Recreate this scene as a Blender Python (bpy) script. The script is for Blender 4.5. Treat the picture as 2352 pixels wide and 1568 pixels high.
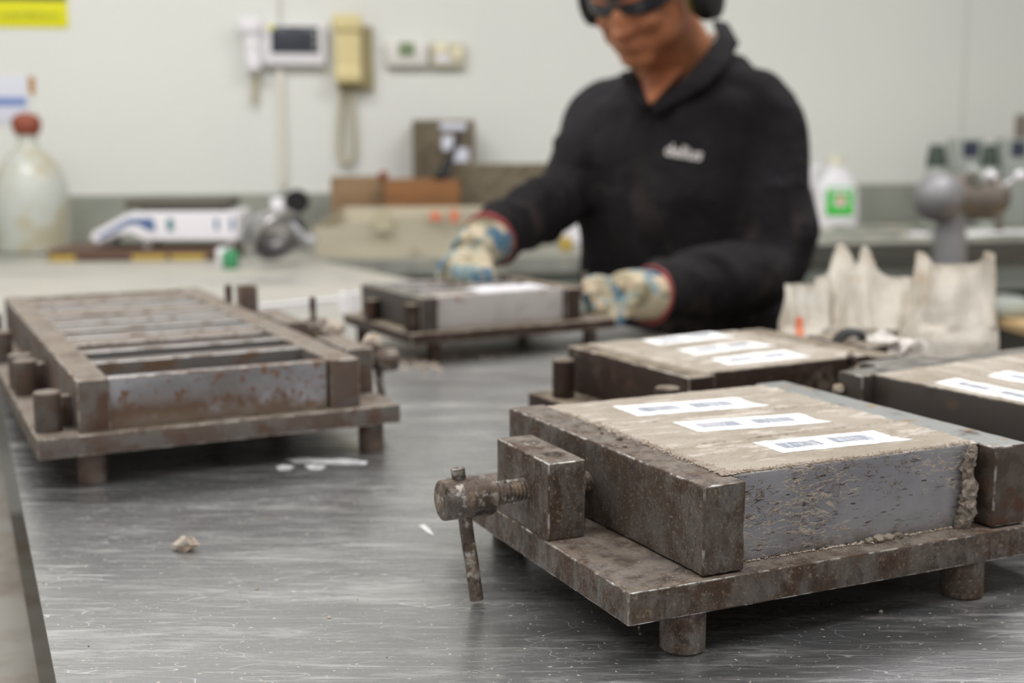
import bpy, bmesh, math, random
from mathutils import Vector, Matrix, noise
from mathutils.bvhtree import BVHTree
random.seed(7)
S = bpy.context.scene
COL = S.collection
for o in list(bpy.data.objects): bpy.data.objects.remove(o)

# ---------------------------------------------------------------- camera
TT = 0.90                                   # height of the steel table top
F_PX, PITCH, ROLL, CH = 2933.1, 0.1535, -0.0044, 0.2972
_c, _s = math.cos(PITCH), math.sin(PITCH)
_R0, _U0, FW = Vector((1, 0, 0)), Vector((0, _s, _c)), Vector((0, _c, -_s))
CR = math.cos(ROLL)*_R0 + math.sin(ROLL)*_U0
CU = -math.sin(ROLL)*_R0 + math.cos(ROLL)*_U0
CP = Vector((0, 0, TT + CH))
cd = bpy.data.cameras.new('camera'); cam = bpy.data.objects.new('camera', cd); COL.objects.link(cam)
m = Matrix((( CR.x, CU.x, -FW.x, CP.x), (CR.y, CU.y, -FW.y, CP.y), (CR.z, CU.z, -FW.z, CP.z), (0, 0, 0, 1)))
cam.matrix_world = m
cd.sensor_width = 36; cd.lens = 36*F_PX/2352; cd.clip_start = .02; cd.clip_end = 30
cd.dof.use_dof = True; cd.dof.focus_distance = 0.745; cd.dof.aperture_fstop = 5.2; cd.dof.aperture_blades = 9
S.camera = cam

# ---------------------------------------------------------------- world, lamps, exposure
w = bpy.data.worlds.new('world'); S.world = w; w.use_nodes = True
w.node_tree.nodes['Background'].inputs[0].default_value = (.95, .98, 1, 1)
w.node_tree.nodes['Background'].inputs[1].default_value = .35
S.view_settings.view_transform = 'Standard'; S.view_settings.look = 'None'
S.view_settings.exposure = 0.0; S.view_settings.gamma = 1; S.view_settings.use_curve_mapping = False
LAMPS = [(-1.3, .4, 1.5, .5, 24), (.9, .5, 1.5, .5, 24), (-1.1, 2.4, 1.5, .5, 32), (1.2, 2.5, 1.5, .5, 30), (-.2, -1.5, 1.5, .5, 15)]
for i, (x, y, sx, sy, e) in enumerate(LAMPS):
    l = bpy.data.lights.new('ceiling_lamp_light', 'AREA'); l.shape = 'RECTANGLE'; l.size = sx; l.size_y = sy
    l.energy = e; l.color = (1, .985, .99)
    o = bpy.data.objects.new('ceiling_lamp_light', l); COL.objects.link(o); o.location = (x, y, 2.78)

# ---------------------------------------------------------------- helpers
def ray(px, py): return FW + CR*((px-1176)/F_PX) - CU*((py-784)/F_PX)
def at(px, py, Y):
    d = ray(px, py); return CP + d*(Y/d.y)
def onz(px, py, z):
    d = ray(px, py); return CP + d*((z-CP.z)/d.z)

def tag(o, label=None, cat=None, group=None, kind=None):
    if label: o['label'] = label
    if cat: o['category'] = cat
    if group: o['group'] = group
    if kind: o['kind'] = kind
    return o
def empty(name, loc, rz=0, label=None, cat=None, group=None):
    o = bpy.data.objects.new(name, None); COL.objects.link(o); o.location = loc; o.rotation_euler = (0, 0, rz)
    o.empty_display_size = .02
    return tag(o, label, cat, group)

class MB:
    def __init__(s): s.v = []; s.f = []; s.mi = []
    def add(s, vs, fs, mi=0, M=None):
        b = len(s.v)
        s.v += [tuple(M @ Vector(p)) for p in vs] if M else [tuple(p) for p in vs]
        for k, f in enumerate(fs):
            s.f.append(tuple(b+i for i in f)); s.mi.append(mi[k] if isinstance(mi, list) else mi)
        return s
    def box(s, lo, hi, mi=0, M=None):
        x0, y0, z0 = lo; x1, y1, z1 = hi
        vs = [(x0,y0,z0),(x1,y0,z0),(x1,y1,z0),(x0,y1,z0),(x0,y0,z1),(x1,y0,z1),(x1,y1,z1),(x0,y1,z1)]
        return s.add(vs, [(0,3,2,1),(4,5,6,7),(0,1,5,4),(1,2,6,5),(2,3,7,6),(3,0,4,7)], mi, M)
    def rbox(s, lo, hi, r=.001, step=.01, amp=0., M=None, seed=0., fr=90, shear=(0, 0)):
        """box with rounded worn edges (material 1) and a slightly uneven skin; shear moves x with y"""
        lo = Vector(lo); hi = Vector(hi); ax = []
        for i in range(3):
            L = hi[i]-lo[i]; n = max(1, int((L-2*r)/step))
            ax.append([0, r*.35, r] + [r+(L-2*r)*k/n for k in range(1, n)] + [L-r, L-r*.35, L])
        D = hi-lo; key = {}; vs = []; fs = []; mi = []
        def vert(p):
            k = tuple(round(c, 6) for c in p)
            if k in key: return key[k]
            p = Vector(p); c = Vector([min(max(p[i], r), D[i]-r) for i in range(3)]); d = p-c
            q = c + d.normalized()*r if d.length > 1e-9 else p
            if amp:
                q0 = q+lo; nn = noise.noise(q0*fr + Vector((seed, 0, 0))) + .5*noise.noise(q0*fr*3.1 + Vector((0, seed, 0)))
                out = (q-D/2); e = sum(1 for i in range(3) if c[i] in (r, D[i]-r) and abs(d[i]) > r*.2)
                k2 = amp*(2.2 if e > 1 else .6)
                nrm = d.normalized() if d.length > 1e-9 else Vector((0, 0, 0))
                q = q + nrm*(nn*k2 - (.4*amp if e > 1 else 0))
            q = q+lo
            q.x += shear[0]*(q.y-lo.y)
            key[k] = len(vs); vs.append(q); return key[k]
        for i in range(3):
            j, k = (i+1) % 3, (i+2) % 3
            for side in (0, 1):
                for a in range(len(ax[j])-1):
                    for b in range(len(ax[k])-1):
                        q = []
                        for (u, v) in ((a, b), (a+1, b), (a+1, b+1), (a, b+1)):
                            p = [0, 0, 0]; p[i] = D[i]*side; p[j] = ax[j][u]; p[k] = ax[k][v]; q.append(vert(p))
                        if not side: q.reverse()
                        if len(set(q)) == 4:
                            fs.append(q)
                            edge = a < 2 or b < 2 or a > len(ax[j])-4 or b > len(ax[k])-4
                            mi.append(1 if edge else 0)
        return s.add(vs, fs, mi, M)
    def lathe(s, prof, seg=32, M=None, mi=0, cap=True):
        """prof: list of (radius, z)"""
        vs = []; fs = []
        for (r, z) in prof:
            for k in range(seg):
                a = 2*math.pi*k/seg; vs.append((r*math.cos(a), r*math.sin(a), z))
        n = len(prof)
        for i in range(n-1):
            for k in range(seg):
                k2 = (k+1) % seg; fs.append((i*seg+k, i*seg+k2, (i+1)*seg+k2, (i+1)*seg+k))
        if cap:
            fs.append(tuple(range(seg))[::-1]); fs.append(tuple((n-1)*seg+k for k in range(seg)))
        return s.add(vs, fs, mi, M)
    def cyl(s, p0, p1, r, seg=28, bev=.0006, mi=0, r1=None):
        p0 = Vector(p0); p1 = Vector(p1); d = p1-p0; L = d.length
        M = Matrix.Translation(p0) @ d.to_track_quat('Z', 'Y').to_matrix().to_4x4()
        r1 = r if r1 is None else r1
        return s.lathe([(r-bev, 0), (r, bev), (r1, L-bev), (r1-bev, L)], seg, M, mi)
    def tube(s, path, rad, seg=14, mi=0, sub=6, closed=False, sq=1.):
        """smooth tube through path; rad per point or a number; sq flattens the section"""
        P = [Vector(p) for p in path]; n = len(P)
        Rr = list(rad) if hasattr(rad, '__len__') else [rad]*n
        pts = []; rs = []
        for i in range(n-1):
            p0 = P[max(i-1, 0)]; p1 = P[i]; p2 = P[i+1]; p3 = P[min(i+2, n-1)]
            for k in range(sub):
                t = k/sub
                pts.append(.5*((2*p1)+(p2-p0)*t+(2*p0-5*p1+4*p2-p3)*t*t+(3*p1-p0-3*p2+p3)*t**3))
                rs.append(Rr[i]*(1-t)+Rr[i+1]*t)
        pts.append(P[-1]); rs.append(Rr[-1])
        up = Vector((0, 0, 1)) if abs((pts[1]-pts[0]).normalized().z) < .9 else Vector((0, 1, 0))
        vs = []; fs = []
        for i, p in enumerate(pts):
            t = (pts[min(i+1, len(pts)-1)]-pts[max(i-1, 0)]).normalized()
            a = (up - t*up.dot(t)).normalized(); b = t.cross(a); up = a
            for k in range(seg):
                an = 2*math.pi*k/seg; vs.append(p + (a*math.cos(an)*sq + b*math.sin(an))*rs[i])
        m_ = len(pts)
        for i in range(m_-1):
            for k in range(seg):
                k2 = (k+1) % seg; fs.append((i*seg+k, i*seg+k2, (i+1)*seg+k2, (i+1)*seg+k))
        fs.append(tuple(range(seg))[::-1]); fs.append(tuple((m_-1)*seg+k for k in range(seg)))
        return s.add(vs, fs, mi)
    def ell(s, c, r, seg=24, M=None, mi=0, rot=None):
        M2 = Matrix.Translation(Vector(c)) @ (rot.to_4x4() if rot else Matrix.Identity(4)) @ Matrix.Diagonal((*r, 1))
        prof = [(max(math.sin(math.pi*k/14), 1e-3), -math.cos(math.pi*k/14)) for k in range(15)]
        return s.lathe(prof, seg, (M @ M2) if M else M2, mi)
    def prism(s, poly, y0, y1, mi=0, M=None):
        """poly in xz extruded along y"""
        n = len(poly); vs = [(x, y0, z) for x, z in poly]+[(x, y1, z) for x, z in poly]
        fs = [tuple(range(n)), tuple(range(2*n-1, n-1, -1))] + [(i, i+n, (i+1) % n+n, (i+1) % n) for i in range(n)]
        return s.add(vs, fs, mi, M)
    def grid(s, nu, nv, fn, mi=0):
        vs = [fn(i/nu, j/nv) for i in range(nu+1) for j in range(nv+1)]
        fs = [(i*(nv+1)+j, (i+1)*(nv+1)+j, (i+1)*(nv+1)+j+1, i*(nv+1)+j+1) for i in range(nu) for j in range(nv)]
        return s.add(vs, fs, mi)
    def mesh(s, name, mats, smooth=True):
        me = bpy.data.meshes.new(name); me.from_pydata(s.v, [], s.f)
        for mt in (mats if isinstance(mats, (list, tuple)) else [mats]): me.materials.append(mt)
        me.polygons.foreach_set('material_index', s.mi)
        bm = bmesh.new(); bm.from_mesh(me); bmesh.ops.recalc_face_normals(bm, faces=bm.faces); bm.to_mesh(me); bm.free()
        if smooth:
            me.polygons.foreach_set('use_smooth', [True]*len(me.polygons)); me.set_sharp_from_angle(angle=math.radians(38))
        me.update(); return me
    def build(s, name, mats, parent=None, smooth=True):
        o = bpy.data.objects.new(name, s.mesh(name, mats, smooth)); COL.objects.link(o)
        if parent: o.parent = parent
        return o

# ---------------------------------------------------------------- materials
def rgb(h):
    if isinstance(h, str):
        c = [int(h[i:i+2], 16)/255 for i in (0, 2, 4)]
        return tuple((x/12.92 if x <= .04045 else ((x+.055)/1.055)**2.4) for x in c)+(1,)
    return tuple(h)+(1,) if len(h) == 3 else h
def mat(name, base, layers=(), rough=.5, metal=0., bump=None, spec=.5, trans=0., alpha=1., ior=1.45, emit=None, sss=0., coat=0., rnd=0., far=False):
    mt = bpy.data.materials.new(name); mt.use_nodes = True; nt = mt.node_tree; n = nt.nodes; L = nt.links
    bs = n['Principled BSDF']
    tc = n.new('ShaderNodeTexCoord'); co = tc.outputs['Object']
    if rnd:
        oi = n.new('ShaderNodeObjectInfo'); ad = n.new('ShaderNodeVectorMath'); ad.operation = 'ADD'
        mu = n.new('ShaderNodeMath'); mu.operation = 'MULTIPLY'; mu.inputs[1].default_value = rnd
        L.new(oi.outputs['Random'], mu.inputs[0]); L.new(co, ad.inputs[0]); L.new(mu.outputs[0], ad.inputs[1]); co = ad.outputs[0]
    def val(x):
        v = n.new('ShaderNodeValue'); v.outputs[0].default_value = x; return v.outputs[0]
    def col(c):
        v = n.new('ShaderNodeRGB'); v.outputs[0].default_value = rgb(c); return v.outputs[0]
    C, Rg, Mt = col(base), val(rough), val(metal)
    up = None
    def tex(l):
        mp = n.new('ShaderNodeMapping'); mp.inputs['Scale'].default_value = l.get('st', (1, 1, 1)); mp.inputs['Location'].default_value = l.get('of', (0, 0, 0))
        mp.inputs['Rotation'].default_value = l.get('rot', (0, 0, 0))
        L.new(co, mp.inputs[0]); src = mp.outputs[0]
        if l.get('warp'):
            nz = n.new('ShaderNodeTexNoise'); nz.inputs['Scale'].default_value = l['s']*.6; L.new(src, nz.inputs['Vector'])
            vm = n.new('ShaderNodeVectorMath'); vm.operation = 'MULTIPLY_ADD'; L.new(nz.outputs['Color'], vm.inputs[0])
            vm.inputs[1].default_value = (l['warp'],)*3; L.new(src, vm.inputs[2]); src = vm.outputs[0]
        t = l.get('t', 'noise')
        if t == 'noise':
            x = n.new('ShaderNodeTexNoise'); x.inputs['Scale'].default_value = l['s']; x.inputs['Detail'].default_value = l.get('d', 5)
            x.inputs['Roughness'].default_value = l.get('nr', .6); x.inputs['Distortion'].default_value = l.get('dist', 0); L.new(src, x.inputs['Vector']); return x.outputs['Fac']
        if t == 'ridge':                                  # thin wandering lines where the noise crosses its middle
            x = n.new('ShaderNodeTexNoise'); x.inputs['Scale'].default_value = l['s']; x.inputs['Detail'].default_value = l.get('d', 4)
            x.inputs['Roughness'].default_value = l.get('nr', .6); x.inputs['Distortion'].default_value = l.get('dist', .4); L.new(src, x.inputs['Vector'])
            a_ = n.new('ShaderNodeMath'); a_.operation = 'SUBTRACT'; L.new(x.outputs['Fac'], a_.inputs[0]); a_.inputs[1].default_value = .5
            b_ = n.new('ShaderNodeMath'); b_.operation = 'ABSOLUTE'; L.new(a_.outputs[0], b_.inputs[0]); return b_.outputs[0]
        if t == 'vor':
            x = n.new('ShaderNodeTexVoronoi'); x.inputs['Scale'].default_value = l['s']; L.new(src, x.inputs['Vector']); return x.outputs['Distance']
        if t == 'crack':
            x = n.new('ShaderNodeTexVoronoi'); x.feature = 'DISTANCE_TO_EDGE'; x.inputs['Scale'].default_value = l['s']; L.new(src, x.inputs['Vector']); return x.outputs['Distance']
        if t == 'wave':
            x = n.new('ShaderNodeTexWave'); x.bands_direction = l.get('dir', 'X'); x.inputs['Scale'].default_value = l['s']; x.inputs['Distortion'].default_value = l.get('dist', 0)
            L.new(src, x.inputs['Vector']); return x.outputs['Fac']
    def ramp(o, lo, hi, top=1.):
        r = n.new('ShaderNodeMapRange'); r.interpolation_type = 'SMOOTHSTEP'; r.inputs['From Min'].default_value = lo; r.inputs['From Max'].default_value = hi
        r.inputs['To Max'].default_value = top; L.new(o, r.inputs['Value']); return r.outputs[0]
    def mul(a, b):
        x = n.new('ShaderNodeMath'); x.operation = 'MULTIPLY'; L.new(a, x.inputs[0]); L.new(b, x.inputs[1]); return x.outputs[0]
    def mixc(f, a, b):
        x = n.new('ShaderNodeMix'); x.data_type = 'RGBA'; L.new(f, x.inputs[0]); L.new(a, x.inputs[6]); L.new(b, x.inputs[7]); return x.outputs[2]
    def mixf(f, a, b):
        x = n.new('ShaderNodeMix'); L.new(f, x.inputs[0]); L.new(a, x.inputs[2]); L.new(b, x.inputs[3]); return x.outputs[0]
    hsum = None
    for l in layers:
        f = ramp(tex(l), l['lo'], l['hi'], l.get('fac', 1.))
        if l.get('mask'):
            q = l['mask']; f = mul(f, ramp(tex(q), q['lo'], q['hi']))
        if l.get('up') is not None:                       # settles on faces that look up
            g = n.new('ShaderNodeNewGeometry'); sx = n.new('ShaderNodeSeparateXYZ'); L.new(g.outputs['Normal'], sx.inputs[0])
            f = mul(f, ramp(sx.outputs[2], .5, .95)) if l['up'] else f
        if l.get('low') is not None:                      # lives near the lower part of the piece
            sx = n.new('ShaderNodeSeparateXYZ'); L.new(tc.outputs['Object'], sx.inputs[0])
            f = mul(f, ramp(sx.outputs[2], l['low'][0], l['low'][1]))
        if l.get('c') is not None: C = mixc(f, C, col(l['c']))
        if l.get('r') is not None: Rg = mixf(f, Rg, val(l['r']))
        if l.get('m') is not None: Mt = mixf(f, Mt, val(l['m']))
        if l.get('h'):
            h = mul(f, val(l['h']))
            if hsum is None: hsum = h
            else:
                x = n.new('ShaderNodeMath'); L.new(hsum, x.inputs[0]); L.new(h, x.inputs[1]); hsum = x.outputs[0]
    if far:                                               # dried beige dust film that covers the wall end of the table
        sx = n.new('ShaderNodeSeparateXYZ'); L.new(tc.outputs['Object'], sx.inputs[0])
        f = mul(ramp(sx.outputs[1], -.15, 1.5, .85), ramp(tex(dict(s=5, d=9, nr=.7, st=(.6, 1.4, 1), rot=(0, 0, .4))), .25, .55))
        C = mixc(f, C, col('b5b1a5')); Rg = mixf(f, Rg, val(.55)); Mt = mixf(f, Mt, val(.2))
    L.new(C, bs.inputs['Base Color']); L.new(Rg, bs.inputs['Roughness']); L.new(Mt, bs.inputs['Metallic'])
    bs.inputs['Specular IOR Level'].default_value = spec; bs.inputs['IOR'].default_value = ior
    bs.inputs['Transmission Weight'].default_value = trans; bs.inputs['Alpha'].default_value = alpha
    bs.inputs['Coat Weight'].default_value = coat
    if sss: bs.inputs['Subsurface Weight'].default_value = sss; bs.inputs['Subsurface Radius'].default_value = (.01, .004, .002)
    if emit: bs.inputs['Emission Color'].default_value = rgb(emit[0]); bs.inputs['Emission Strength'].default_value = emit[1]
    if bump:
        t = ramp(tex(dict(s=bump[0], d=6, st=bump[2] if len(bump) > 2 else (1, 1, 1))), .2, .8, bump[1])
        if hsum is None: hsum = t
        else:
            x = n.new('ShaderNodeMath'); L.new(hsum, x.inputs[0]); L.new(t, x.inputs[1]); hsum = x.outputs[0]
    if hsum is not None:
        b = n.new('ShaderNodeBump'); b.inputs['Strength'].default_value = 1; b.inputs['Distance'].default_value = 1.0
        L.new(hsum, b.inputs['Height']); L.new(b.outputs[0], bs.inputs['Normal'])
    return mt

M = {}
DUST = dict(s=55, lo=.38, hi=.62, c='8b8175', r=.85, m=0, up=True, fac=.55)
M['rust'] = mat('rusty_steel', '51453c', [
    dict(s=42, lo=.40, hi=.61, c='716b67', r=.42, m=.55, d=10, nr=.74, st=(1, 1, .6)),
    dict(s=34, lo=.48, hi=.62, c='432f23', r=.7, m=.1, d=10, nr=.72, h=.0001, st=(1, 1, .6), of=(.2, .4, .1)),
    dict(s=140, lo=.50, hi=.64, c='2f231b', r=.8, m=0, d=8, nr=.7, h=-.00012, fac=.75, st=(1, 1, .7)),
    dict(s=18, lo=.58, hi=.72, c='67543a', r=.85, m=0, of=(.3, .1, 0), fac=.5, d=10, nr=.7),
    dict(s=420, lo=.56, hi=.68, c='9a8a72', r=.9, m=0, fac=.45, d=3),
    dict(DUST, s=90, fac=.45, c='8b8073', d=10, lo=.36, hi=.62)], rough=.5, metal=.35, bump=(700, .00022), rnd=3)
M['rust_edge'] = mat('worn_steel_edge', '5f554d', [
    dict(s=110, lo=.42, hi=.58, c='b0aca8', r=.3, m=.9, d=8),
    dict(s=50, lo=.48, hi=.58, c='4a3a2e', r=.7, m=.2, of=(.2, 0, 0), d=8)], rough=.45, metal=.6, bump=(900, .00012), rnd=3)
M['dust_rust'] = mat('dusty_rusty_steel', '60524a', [
    dict(s=26, lo=.42, hi=.6, c='706a66', r=.5, m=.4, d=9),
    dict(s=34, lo=.48, hi=.66, c='543e32', r=.75, m=0, d=8),
    dict(s=15, lo=.58, hi=.72, c='6e4a30', r=.8, m=0, of=(.4, 0, .2), fac=.7),
    dict(s=150, lo=.6, hi=.75, c='3a2c22', r=.85, m=0),
    dict(DUST, c='857b6e', fac=.8, lo=.3, hi=.6, d=9)], rough=.6, metal=.25, bump=(500, .00012), rnd=3)
M['dust_edge'] = mat('dusty_worn_edge', '7c7166', [
    dict(s=60, lo=.45, hi=.6, c='b5aea6', r=.4, m=.6), dict(s=40, lo=.52, hi=.66, c='5e4a3b', r=.7, m=.1, of=(.1, 0, 0))], rough=.55, metal=.4, rnd=3)
M['dark_rust'] = mat('dark_brown_rusty_steel', '3a2c25', [
    dict(s=30, lo=.5, hi=.7, c='54463d', r=.5, m=.4), dict(s=22, lo=.55, hi=.7, c='4c3020', r=.8, m=0, of=(.2, .5, 0)),
    dict(s=16, lo=.60, hi=.72, c='94897a', r=.9, m=0, of=(.6, .5, 0), fac=.5),
    dict(DUST, c='8f8472', fac=.8, lo=.3, hi=.55)], rough=.55, metal=.4, bump=(500, .0001), rnd=3)
M['gray_rust'] = mat('dark_grey_steel', '4b4642', [
    dict(s=22, lo=.5, hi=.7, c='41372f', r=.5, m=.3), dict(s=40, lo=.62, hi=.74, c='5a4636', r=.8, m=0),
    dict(DUST, c='8f8d84', fac=.6, lo=.3, hi=.6)], rough=.5, metal=.35, bump=(500, .0001), rnd=3)
M['plate'] = mat('grey_steel_with_dried_cement', 'a2a1a6', [
    dict(s=12, lo=.35, hi=.7, c='8f8d93', r=.4, st=(1, 1, 1)),
    dict(s=70, t='ridge', lo=.020, hi=.006, c='5f4c3a', r=.9, m=0, h=.00025, st=(1, 1, 2.6), mask=dict(s=24, lo=.46, hi=.58, st=(1, 1, .9), d=6)),
    dict(s=60, t='ridge', lo=.026, hi=.010, c='b5a793', r=.9, m=0, h=.0004, st=(1, 1, 3.0), of=(.4, 0, 0), mask=dict(s=22, lo=.48, hi=.60, of=(.7, 0, 0), st=(1, 1, .9), d=6)),
    dict(s=380, lo=.60, hi=.66, c='463a30', r=.9, m=0, st=(.22, 1, 1.5), h=.0002, d=4),
    dict(s=60, lo=.66, hi=.74, c='6a4c34', r=.9, m=0, h=.0003, mask=dict(s=9, lo=.45, hi=.55)),
    dict(s=70, lo=.45, hi=.65, c='6a5f50', r=.9, m=0, low=(.020, .0), fac=.75)], rough=.42, metal=.55, bump=(900, .00006))
M['spot_plate'] = mat('grey_steel_with_rust_spots', 'a3a2a8', [
    dict(s=10, lo=.4, hi=.7, c='7d7a7a'),
    dict(s=85, lo=.55, hi=.61, c='6f5040', r=.85, m=0, d=3),
    dict(s=26, lo=.54, hi=.62, c='6a5040', r=.85, m=0, d=7, of=(.3, 0, .1)),
    dict(s=26, lo=.34, hi=.52, c='5d4838', r=.85, m=0, d=8, low=(.036, .012)),
    dict(s=14, lo=.2, hi=.6, c='7a6b5c', r=.85, m=0, low=(.018, .0))], rough=.45, metal=.5, bump=(600, .00008))
M['stain_plate'] = mat('pale_steel_with_tan_stains', 'b5b0ae', [
    dict(s=28, lo=.55, hi=.68, c='84715c', r=.8, m=0, fac=.8), dict(s=18, lo=.5, hi=.7, c='9a9591', of=(.2, 0, 0))], rough=.4, metal=.3, rnd=2)
M['bluish'] = mat('blue_grey_topped_steel', '4c4038', [
    dict(s=70, lo=.45, hi=.6, c='5e544c', r=.5, m=.4, d=8), dict(s=40, lo=.52, hi=.62, c='4a2f22', r=.8, m=0, d=8),
    dict(s=50, lo=.25, hi=.5, c='8f9291', r=.45, m=.4, up=True, fac=.9), dict(s=60, lo=.56, hi=.66, c='8a7a60', r=.8, m=0, up=True, d=8)], rough=.5, metal=.4, bump=(500, .00015), rnd=3)
M['divider'] = mat('greyish_divider_steel', '6c6a68', [
    dict(s=30, lo=.5, hi=.66, c='5a4636', r=.8, m=0, d=7), dict(s=40, lo=.3, hi=.6, c='837d77', r=.7, m=.1, up=True, fac=.7)], rough=.45, metal=.5, rnd=3)
M['div_edge'] = mat('bright_worn_divider_edge', 'b9b6b4', [dict(s=50, lo=.5, hi=.62, c='7a6656', r=.7, m=.1)], rough=.35, metal=.6, rnd=3)
M['screw'] = mat('cement_crusted_screw', '564a42', [
    dict(s=60, lo=.45, hi=.6, c='6c6560', r=.4, m=.7), dict(s=55, lo=.48, hi=.66, c='827260', r=.9, m=0, h=.0003, d=9, of=(.1, .2, 0)),
    dict(s=150, lo=.52, hi=.64, c='aaa49d', r=.4, m=.6, of=(.5, 0, 0), d=9), dict(s=120, lo=.55, hi=.68, c='35291f', r=.8, m=0)], rough=.5, metal=.5, bump=(500, .0003), rnd=3)
M['mortar'] = mat('fresh_pale_mortar', 'a89e91', [
    dict(s=20, lo=.42, hi=.64, c='978c7d', st=(.5, 1, 1), d=9, nr=.7),
    dict(s=60, lo=.50, hi=.62, c='c6beb4', st=(.35, 1, 1), d=9, nr=.72),
    dict(s=16, lo=.58, hi=.72, c='85796a', st=(.4, 1, 1), of=(.3, .2, 0), fac=.6, d=9),
    dict(s=520, lo=.64, hi=.72, c='7a6c5c', d=2, h=-.0004)], rough=.75, bump=(620, .0005, (.6, 1, 1)), rnd=3)
M['crust'] = mat('crumbly_mortar_crust', 'bdb1a5', [
    dict(s=120, lo=.45, hi=.62, c='a3917d'), dict(s=300, lo=.58, hi=.7, c='6d5d4e')], rough=.85, bump=(420, .0008))
M['leak'] = mat('set_grey_mortar_leak', '93887c', [
    dict(s=110, lo=.45, hi=.62, c='756a60'), dict(s=240, lo=.58, hi=.7, c='50463c', h=-.0005)], rough=.85, bump=(300, .0012))
M['paper'] = mat('white_label_paper', 'f4f4f4', [dict(s=70, lo=.60, hi=.72, c='cfc8bd', fac=.6)], rough=.55)
M['ink'] = mat('blue_grey_barcode_ink', '8d94a4', [dict(s=400, lo=.55, hi=.65, c='a9aeba')], rough=.6)
M['table'] = mat('scratched_steel_sheet', 'bdbec0', [
    dict(s=5, lo=.30, hi=.70, c='a2a3a5', r=.28, d=10, nr=.72, st=(.6, 1.3, 1), rot=(0, 0, .45)),
    dict(s=22, lo=.45, hi=.70, c='939394', r=.36, d=10, nr=.75, st=(.35, 2.0, 1), rot=(0, 0, .40), fac=.45),
    dict(s=11, lo=.48, hi=.72, c='b9b6ae', r=.55, m=.4, d=10, nr=.75, st=(.4, 1.9, 1), rot=(0, 0, .35), fac=.6),
    dict(s=70, lo=.52, hi=.70, c='cfceca', r=.55, m=.35, d=8, nr=.7, st=(.2, 2.6, 1), rot=(0, 0, .45), fac=.35),
    dict(s=30, t='crack', warp=.09, lo=.004, hi=.001, c='77777b', r=.45, st=(.30, 1.3, 1), rot=(0, 0, .2), fac=.5),
    dict(s=27, t='crack', warp=.09, lo=.004, hi=.001, c='d8d8d6', r=.5, m=.5, st=(.25, 1.4, 1), rot=(0, 0, .9), fac=.45),
    dict(s=33, t='crack', warp=.06, lo=.004, hi=.001, c='d8d8d6', r=.5, m=.5, st=(.2, 1.2, 1), rot=(0, 0, -.5), fac=.35),
    dict(s=260, lo=.66, hi=.73, c='b8a88c', r=.9, m=0, d=2, fac=.7),
    ], rough=.22, metal=.9, bump=(240, .00005, (.3, 2, 1)), far=True)
M['table_side'] = mat('table_side_steel', '8a8780', [dict(s=8, lo=.4, hi=.7, c='6c6155', r=.6, m=.2)], rough=.5, metal=.4)
M['wall'] = mat('white_painted_wall', 'dedfd9', [dict(s=1.2, lo=.3, hi=.8, c='d9dad6'), dict(s=30, t='vor', lo=.03, hi=.0, c='cfccc2', fac=.5)], rough=.6, bump=(60, .0002))
M['ceil'] = mat('ceiling_white', 'dcdcd6', rough=.8)
M['floor'] = mat('grey_brown_floor', '6e675e', [dict(s=3, lo=.3, hi=.7, c='57514a')], rough=.5)
M['bench'] = mat('pale_grey_bench_steel', 'aaaaa2', [dict(s=9, lo=.45, hi=.65, c='a9a596', r=.6, m=.1), dict(s=5, lo=.5, hi=.7, c='83857f', of=(.2, 0, 0))], rough=.42, metal=.45)
M['upstand'] = mat('grey_steel_upstand', '9d9f95', [dict(s=6, lo=.4, hi=.7, c='8f938a')], rough=.45, metal=.2)
M['bench_dark'] = mat('dark_bench_edge', '55544e', rough=.5, metal=.3)
M['apron'] = mat('pale_green_grey_panel', 'a4aaa4', rough=.5)
M['gap'] = mat('under_bench_shade', '25241f', rough=.8)  # near-black that paints the shade of the open space under the bench
def pl(name, c, rough=.4, **k): M[name] = mat(name, c, rough=rough, **k)
pl('white_plastic', 'e2e0e4', .4); pl('beige_plastic', 'd6c795', .4); pl('olive_plastic', 'a09570', .5); pl('cable_beige', 'b5ad93', .5)
pl('screen', '3d4048', .2); pl('lcd', '7a8a68', .3); pl('thermostat', 'd9d7d2', .4); pl('timer_beige', 'c4bea8', .5); pl('cream_pad', 'efe6c6', .5)
pl('black_rubber', '17161a', .6); pl('yellow', 'e0dc14', .5); pl('sign_ink', '9aa32c', .6); pl('black_strip', '3c3c38', .6)
pl('paper_blue', 'd8dae6', .7); pl('blue_ink', '7088c0', .6); pl('red_rubber', '8c4a36', .55, sss=.0); pl('amber', 'b07a35', .4)
M['glassy'] = mat('cloudy_bottle_plastic', 'c7cbc4', [dict(s=9, lo=.45, hi=.6, c='bdb79f')], rough=.25, alpha=.86)
M['liquid'] = mat('murky_liquid', 'a39d8a', rough=.3, alpha=.8)
pl('glass_tube', 'e0e2e2', .1, alpha=.35)
pl('scale_blue', '4f6894', .4); pl('scale_teal', '4f7d84', .4); pl('pan', '57534a', .5); pl('board_dark', '5a4437', .6); pl('board_yellow', 'b59b45', .6)
M['chrome'] = mat('brushed_bowl_steel', 'b9b7b8', rough=.33, metal=.9)
M['dull_alu'] = mat('dull_aluminium', '9c9c9e', rough=.4, metal=.7)
pl('green_cap', '3f8a5e', .5); pl('bright_green', '38c23c', .5); pl('orange', 'dd8260', .5); pl('dark_green', '39463c', .5); pl('navy', '3c4050', .5)
M['wood'] = mat('varnished_wood', '8c5f34', [dict(s=8, lo=.4, hi=.65, c='6f4b2f', st=(.3, 2, 2))], rough=.55)
M['wood2'] = mat('plain_cardboard_wood', '8a7052', [dict(s=8, lo=.4, hi=.65, c='755f48')], rough=.7)
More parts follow.
